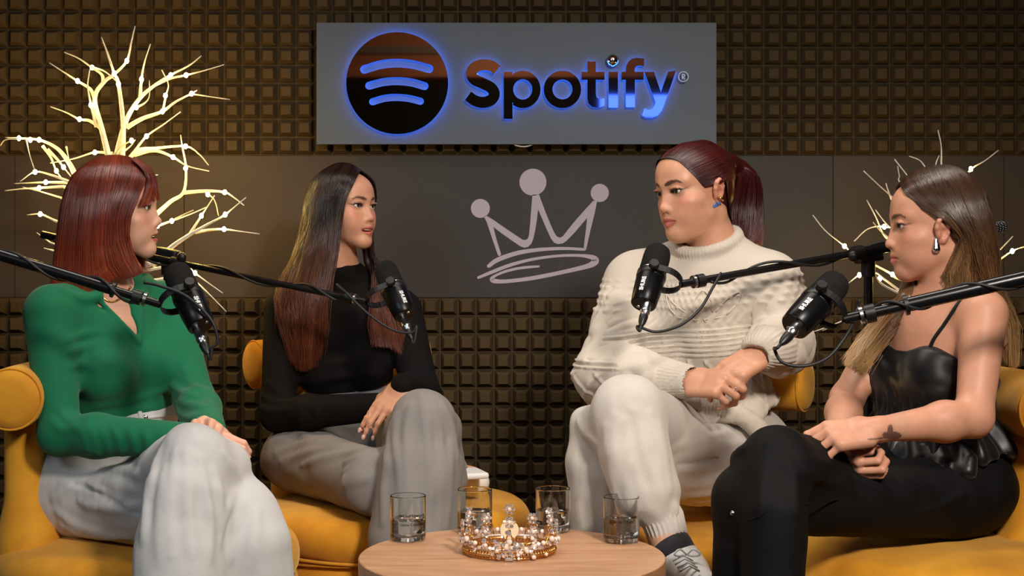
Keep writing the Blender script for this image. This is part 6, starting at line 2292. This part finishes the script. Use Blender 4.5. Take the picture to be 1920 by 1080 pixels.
# ------------------------------------------------------------------ woman in black camisole
def woman_camisole():
    root = empty('person', P(1750, 1000, 3.1) * np.array([1, 1, 0]), 'woman with long blond-tipped hair in black satin camisole and trousers', 'person')
    R = head_frame(-92, 0, 0)
    t, s = P(1757, 435, 3.20), .99
    h = dict(HD); h.update(smile=.15, lip=1.05, eye=.85, nose=-.5, ears=(0, 1), browth=1.1, chin=-.008, eary=.014)
    J = dict(sr=P(1668, 612, 3.38), sl=P(1845, 592, 3.10), nb=P(1776, 578, 3.24), C=P(1752, 660, 3.23), W=P(1758, 790, 3.24), H=P(1772, 900, 3.24))
    el, wl = P(1826, 784, 3.00), P(1640, 806, 2.92)
    er, wr_ = P(1588, 748, 3.24), P(1566, 836, 3.00)
    hipl, knl, anl = P(1770, 932, 3.12), P(1404, 940, 2.86), P(1386, 1300, 2.90)
    hipr, knr, anr = P(1690, 905, 3.30), P(1458, 868, 2.84), P(1448, 1260, 2.76)

    B = Fld()
    Rt = torso(B, J, bust=.050, k=.035)
    r_, f_, u_ = Rt.T
    arm(B, J['sl'], el, wl, scale=.98)
    arm(B, J['sr'], er, wr_, scale=.92)
    B.chain([hipr, knr, anr], [.070, .050, .036], k=.03)
    B.chain([hipl, knl, anl], [.070, .050, .036], k=.03)
    B.rc(anr, anr + np.array([-.06, -.10, -.04]), .034, .028)
    B.rc(anl, anl + np.array([-.10, -.06, -.04]), .034, .028)
    B.frame(R, t, s)
    head_prims(B, h)
    B.frame()
    B.rc(t + s * (R @ np.array([0, -.035, -.12])), J['nb'] + np.array([0, 0, -.03]), .045, .055, k=.04)
    # collar bones
    for sg, key in ((1, 'sr'), (-1, 'sl')):
        B.rc(J['nb'] + f_ * .036 - u_ * .03 + r_ * sg * .015, J[key] + u_ * .028 + f_ * .015 - r_ * sg * .03, .0075, .008, k=.014)
    tl = hand(B, wl, P(1560, 818, 2.90) - wl, np.array([-.10, -.60, .75]), 1, [(.55, 1.0, .6), (.65, 1.1, .6), (.7, 1.1, .6), (.75, 1.1, .6)], thumb=(.3, .2), sz=.98, thumb_out=.15)
    tr = hand(B, wr_, P(1600, 862, 2.95) - wr_, np.array([-.75, -.3, -.4]), 1, [(.9, 1.3, .7)] * 4, thumb=(.2, .2), sz=.90, thumb_out=.1)
    hands = (P(1500, 885, 2.95) - np.array([0, .12, 0]), P(1665, 760, 2.97) + np.array([0, .10, 0]), .0025)
    fine = (P(1560, 720, 3.1) - np.array([0, .25, 0]), P(1925, 520, 3.1) + np.array([0, .40, 0]), .0045)
    tat_c = on(B, 1672, 814)
    def tattoo(V, C):
        d = V - tat_c
        a, b = d[:, 0], d[:, 2]
        f1 = smoothstep(1.05, .9, np.sqrt((a / .021) ** 2 + ((b + .002 + a * .12) / .0085) ** 2))
        f2 = smoothstep(1.05, .9, np.sqrt(((a + .004) / .006) ** 2 + ((b - .009) / .010) ** 2))
        f3 = smoothstep(1.05, .9, np.sqrt(((a + .030) / .022) ** 2 + ((b + .006) / .0022) ** 2))
        f = np.clip(f1 + f2 + f3, 0, 1) * (np.abs(d[:, 1]) < .03)
        return C * (1 - f[:, None] * .8) + np.array(rgb(40, 32, 34)) * f[:, None] * .8
    body = make_body(root, B, MAT['skin'], R, t, s, h, (rgb(204, 147, 119), rgb(186, 100, 92), rgb(66, 42, 30), rgb(206, 114, 100), rgb(170, 112, 92)),
                     [hands], P(1330, 1320, 3.1) - np.array([.1, .60, 0]), P(1960, 290, 3.1) + np.array([  .1, .50, .1]), .0062, tattoo=tattoo)
    head_extras(root, body, R, t, s, h, MAT['iris_hazel'])

    # satin camisole: cups, empire band, gathered skirt
    T = Fld()
    for sg in (1, -1):
        b = J['C'] + r_ * sg * .066 + f_ * .062 - u_ * .045
        T.ell(b - u_ * .006, (.058, .054, .056), k=.03, rot=Rt)
    T.ell(J['C'] - u_ * .055, (.165, .096, .050), k=.03, rot=Rt)
    T.ell(J['C'] + u_ * .01, (np.linalg.norm(J['sr'] - J['sl']) / 2 * .86 + .005, .093, .145), k=.02, rot=Rt)
    # everything above the neckline goes
    T.plane(J['C'] + u_ * .008 + f_ * .06, u_ * .98 - f_ * .20, k=.004)
    for sg in (1, -1):
        b = J['C'] + r_ * sg * .066 + f_ * .062 - u_ * .045
        T.ell(b + u_ * .010 - f_ * .002, (.0570, .0535, .0660), k=.022, rot=Rt)
    T.rc(J['C'] + f_ * .14 + u_ * .03, J['C'] + f_ * .135 - u_ * .028, .030, .008, k=.006, op='s')     # dip between the cups
    # skirt
    T.ell(J['C'] - u_ * .10, (.140, .100, .05), k=.02, rot=Rt)
    T.rc(J['C'] - u_ * .12 + f_ * .01, J['W'] - u_ * .075 + f_ * .02, .112, .150, k=.03)
    T.ell(J['W'] - u_ * .06, (.170, .150, .085), k=.03, rot=Rt)
    T.plane(P(1690, 862, 3.12), -u_ + r_ * .10, k=.012)
    T.rc(wl + np.array([0, -.02, .02]), el + np.array([0, -.02, .02]), .012, .012, k=.02, op='s')
    Tk = Fld(); Tk.ops = list(T.ops)
    for pts in ([(1648, 680), (1640, 710), (1622, 750), (1600, 790)], [(1650, 682), (1652, 715), (1650, 750), (1646, 790)], [(1655, 680), (1672, 705), (1690, 730), (1700, 770)], [(1642, 678), (1622, 705), (1598, 740)],
                [(1652, 684), (1664, 720), (1674, 760)], [(1740, 730), (1742, 750), (1738, 780)], [(1768, 735), (1772, 750), (1770, 775)], [(1755, 732), (1756, 752), (1754, 778)]):
        fold(T, Tk, pts, r=.007, k=.014, sink=.003)
    c0 = J['C'] - u_ * .10
    def gather(V, N):
        q = V - c0
        b = q @ u_
        an = np.arctan2(q @ r_, q @ f_)
        m = smoothstep(.012, -.06, b)
        tw = smoothstep(.03, .0, np.abs(b + .0)) * .0015
        return m * (.0085 * np.sin(an * 11 + 1.5 * np.sin(b * 20)) + .004 * np.sin(an * 23 + 2)) + tw * np.sin(an * 46)
    top = cloth('black_camisole', T, *bb(1530, 930, 1905, 600, 2.9, 3.5), .0042, MAT['black_satin'], root, post=gather)
    # knotted front and ruffled hem
    k0 = on(T, 1646, 674, .000)
    F = Fld()
    F.ell(k0, (.012, .009, .016), k=.01)
    F.ell(k0 + np.array([-.006, 0, .014]), (.009, .007, .012), k=.008)
    F.ell(k0 + np.array([.008, 0, -.014]), (.010, .007, .014), k=.008)
    cloth('knot', F, k0 - .06, k0 + .06, .003, MAT['black_satin'], top)
    F = Fld()
    rng = np.random.RandomState(4)
    hem = [(1600, 842), (1622, 852), (1645, 862), (1668, 852), (1690, 868), (1712, 860), (1735, 872), (1760, 868), (1785, 878), (1806, 872)]
    for i, (x, y) in enumerate(hem):
        a = on(T, x, y - 35, -.004)
        b = a + np.array([rng.uniform(-.012, .012), -.018 - .016 * (i % 2), -.045 - .012 * (i % 3)])
        F.chain([a, (a + b) / 2 + np.array([.006, -.008, 0]), b], [.010, .016, .019], k=.012)
    cloth('ruffle', F, P(1560, 910, 3.1) - np.array([0, .3, 0]), P(1850, 790, 3.1) + np.array([0, .3, 0]), .0045, MAT['black_satin'], top)
    # straps
    for pts in ([(1744, 652), (1752, 634), (1772, 606), (1796, 570), (1820, 545), (1838, 532)],):
        W_ = [on(B, x, y, .0035) for x, y in pts]
        W_.append(W_[-1] + np.array([.012, .05, -.01]))
        W_.append(W_[-1] + np.array([.0, .05, -.07]))
        MB().tube(catmull(W_, 24), .0042, 8).build('strap', MAT['black_satin'], top, smooth='all')
    W_ = [on(B, 1628, 664, .003), J['sr'] + f_ * .05 + u_ * .01 - r_ * .03, J['sr'] + u_ * .055 - r_ * .035, J['sr'] - f_ * .05 - r_ * .04]
    MB().tube(catmull(W_, 16), .0042, 8).build('strap', MAT['black_satin'], top, smooth='all')

    # black trousers
    W = Fld()
    W.ell(J['H'] + np.array([0, 0, -.005]), (.172, .125, .115), k=.04, rot=Rt)
    W.rc(hipl, knl, .082, .062, k=.05)
    W.chain([knl, P(1392, 1020, 2.86), anl], [.064, .056, .050], k=.03)
    W.rc(hipr, knr, .082, .062, k=.03)
    W.chain([knr, P(1452, 960, 2.79), anr], [.062, .060, .052], k=.03)
    W.rc(knr + np.array([-.02, .03, -.015]), P(1392, 862, 2.92), .045, .022, k=.03)
    W0 = Fld(); W0.ops = list(W.ops)
    for pts in ([(1500, 860), (1530, 868), (1560, 872)], [(1490, 880), (1520, 890), (1545, 896)], [(1540, 900), (1580, 912), (1600, 930)], [(1580, 890), (1630, 908), (1660, 925)], [(1630, 885), (1680, 900), (1710, 920)],
                [(1680, 890), (1720, 905), (1750, 935)], [(1440, 860), (1430, 900), (1425, 960)], [(1475, 870), (1488, 900), (1492, 960)], [(1400, 840), (1385, 850), (1378, 870)], [(1720, 960), (1760, 950), (1800, 930)]):
        fold(W, W0, pts, r=.0075, k=.015, sink=.003)
    W.disp, W.dmax = cloth_noise(13, .0014), .005
    pants = cloth('black_trousers', W, *bb(1330, 1330, 1910, 790, 2.65, 3.5), .0052, MAT['black_twill'], root)
    for pts in ([(1432, 828), (1436, 870), (1438, 920), (1436, 962)], [(1404, 975), (1420, 970), (1436, 962)], [(1512, 945), (1580, 936), (1680, 928)], [(1690, 900), (1725, 945), (1740, 985)]):
        W_ = [on(W0, x, y, .0015) for x, y in pts]
        MB().tube(catmull(W_, 18), .0016, 5).build('seam', MAT['black_twill'], pants, smooth='all')
    MB().ball(on(W0, 1374, 962, .002), .0052, 12, 8).build('snap_button', MAT['silver'], pants, smooth='all')
    for a, d in ((anl, (-.10, -.07)), (anr, (-.06, -.12))):
        F = Fld()
        m = a * np.array([1, 1, 0]) + np.array([0, 0, .05])
        F.rc(m, m + np.array([d[0] * 1.3, d[1] * 1.3, -.02]), .042, .032, k=.02)
        F.plane(np.array([0, 0, .004]), (0, 0, -1), k=.004)
        cloth('shoe', F, m - .22, m + .15, .006, MAT['black_twill'], root)

    # hair: long, parted, tucked behind the ear, blond tips
    def L(*p): return t + s * (R @ np.array(p))
    w = P
    near = [[L(0, .078, .104), L(-.030, .078, .088), L(-.058, .050, .052), L(-.072, .012, .030), L(-.080, -.026, .0), L(-.076, -.034, -.045), w(1762, 522, 3.15), w(1790, 560, 3.24), w(1830, 620, 3.30)],
            [L(-.003, .050, .126), L(-.045, .052, .098), L(-.074, .020, .050), L(-.082, -.012, .032), L(-.086, -.040, .0), L(-.084, -.044, -.05), w(1792, 526, 3.14), w(1820, 575, 3.22), w(1850, 640, 3.28)],
            [L(-.003, .015, .138), L(-.058, .012, .104), L(-.084, -.008, .050), L(-.090, -.030, .01), L(-.088, -.056, -.03), w(1822, 510, 3.13), w(1850, 565, 3.20), w(1870, 610, 3.25), w(1880, 670, 3.27)],
            [L(-.003, -.025, .140), L(-.056, -.040, .104), L(-.080, -.058, .045), L(-.086, -.072, .0), L(-.084, -.088, -.05), w(1852, 520, 3.14), w(1880, 570, 3.20), w(1896, 625, 3.23), w(1896, 690, 3.25)],
            [L(-.003, -.055, .130), L(-.040, -.080, .096), L(-.054, -.098, .04), L(-.056, -.108, -.01), L(-.054, -.116, -.06), w(1872, 530, 3.20), w(1898, 580, 3.25), w(1908, 630, 3.27), w(1904, 690, 3.28)],
            [L(0, -.068, .122), L(0, -.102, .080), L(0, -.116, .03), L(0, -.120, -.03), L(0, -.124, -.08), w(1882, 540, 3.26), w(1902, 590, 3.30), w(1910, 635, 3.31), w(1908, 685, 3.31)]]
    def lk(path, out):
        return on_path(B, path, out, 4)
    farc = [[L(0, .078, .104), L(.032, .078, .086), L(.060, .050, .040), L(.066, .030, -.03)] + lk([(1706, 540), (1690, 575), (1662, 612), (1640, 640)], .010) + [w(1618, 665, 3.12), w(1600, 688, 3.12)],
            [L(.003, .05, .126), L(.05, .052, .092), L(.078, .022, .035), L(.080, .010, -.03)] + lk([(1712, 548), (1700, 585), (1674, 622), (1652, 650)], .012) + [w(1632, 676, 3.11), w(1618, 700, 3.11)],
            [L(.003, .015, .138), L(.060, .012, .100), L(.086, -.01, .035), L(.088, -.01, -.03), w(1705, 535, 3.24), w(1684, 565, 3.20), w(1654, 600, 3.17), w(1628, 632, 3.15), w(1606, 664, 3.14), w(1592, 690, 3.14)],
            [L(.003, -.03, .139), L(.058, -.045, .100), L(.080, -.06, .035), L(.086, -.05, -.03), w(1702, 540, 3.30), w(1676, 565, 3.26), w(1644, 600, 3.22), w(1616, 632, 3.19), w(1596, 660, 3.17), w(1586, 684, 3.16)]]
    def hc(W_): return t + s * (R @ np.array([0, -.01, .02])) + 0 * W_
    near, farc = [[lift(B, g, hc, .006, 18) for g in gs] for gs in (near, farc)]
    sh = [(near, 3500, .0011, .009, .16, .004), (farc, 1700, .0011, .014, .25, .006)]
    Mh = Fld()
    Mh.frame(R, t, s)
    Mh.ell((0, -.012, .044), (.0715, .0905, .0800), k=.01)
    Mh.ell((0, .112, .015), (.085, .062, .100), k=.006, op='s')
    Mh.ell((-.07, .060, -.03), (.05, .062, .060), k=.006, op='s')
    Mh.ell((-.078, -.004, .006), (.022, .024, .032), k=.004, op='s')
    Mh.frame()
    for gs, c in ((near[2:], P(1800, 520, 3.24)), (farc, P(1730, 540, 3.30))):
        for g in gs:
            q = catmull(g, 12)
            q = [a + unit(np.array([c[0] - a[0], c[1] - a[1], 0])) * .022 for a in (q[4:-1] if gs is not farc else q[4:7])]
            Mh.chain(q, [.009] * len(q), k=.045)
    def axis(S):
        Sl = (S - t) @ R
        A = np.zeros_like(Sl); A[..., 1] = -.012; A[..., 2] = np.minimum(Sl[..., 2], .05)
        out = t + A @ R.T
        low = np.clip((P(0, 530, 3.2)[2] - S[..., 2]) / .08, 0, 1)[..., None]
        return out * (1 - low) + (S + np.array([0, .3, -.05])) * low
    def ramp(tt, V):
        c = ramp2([(0, rgb(58, 38, 26)), (.35, rgb(66, 44, 30)), (.62, rgb(118, 84, 54)), (1, rgb(206, 166, 114))])(tt, V)
        return c
    hair_object(root, MAT['hair'], sh, Mh, axis, ramp, seed=11, var=.8)
    # drop earring, necklace
    e = on(B, 1755, 456, .004)
    F = Fld()
    F.rc(e + np.array([0, 0, .008]), e + np.array([.001, 0, -.012]), .0045, .0085, k=.004)
    cloth('drop_earring', F, e - .035, e + .035, .0016, MAT['silver'], body)
    ch = on_path(B, ((1700, 552), (1706, 560), (1716, 563), (1730, 558), (1750, 548), (1772, 540)), .0025, 30)
    MB().tube(ch, .0011, 6).build('necklace', MAT['gold'], body, smooth='all')
    return root


woman_green()
woman_black()
woman_cream()
woman_camisole()
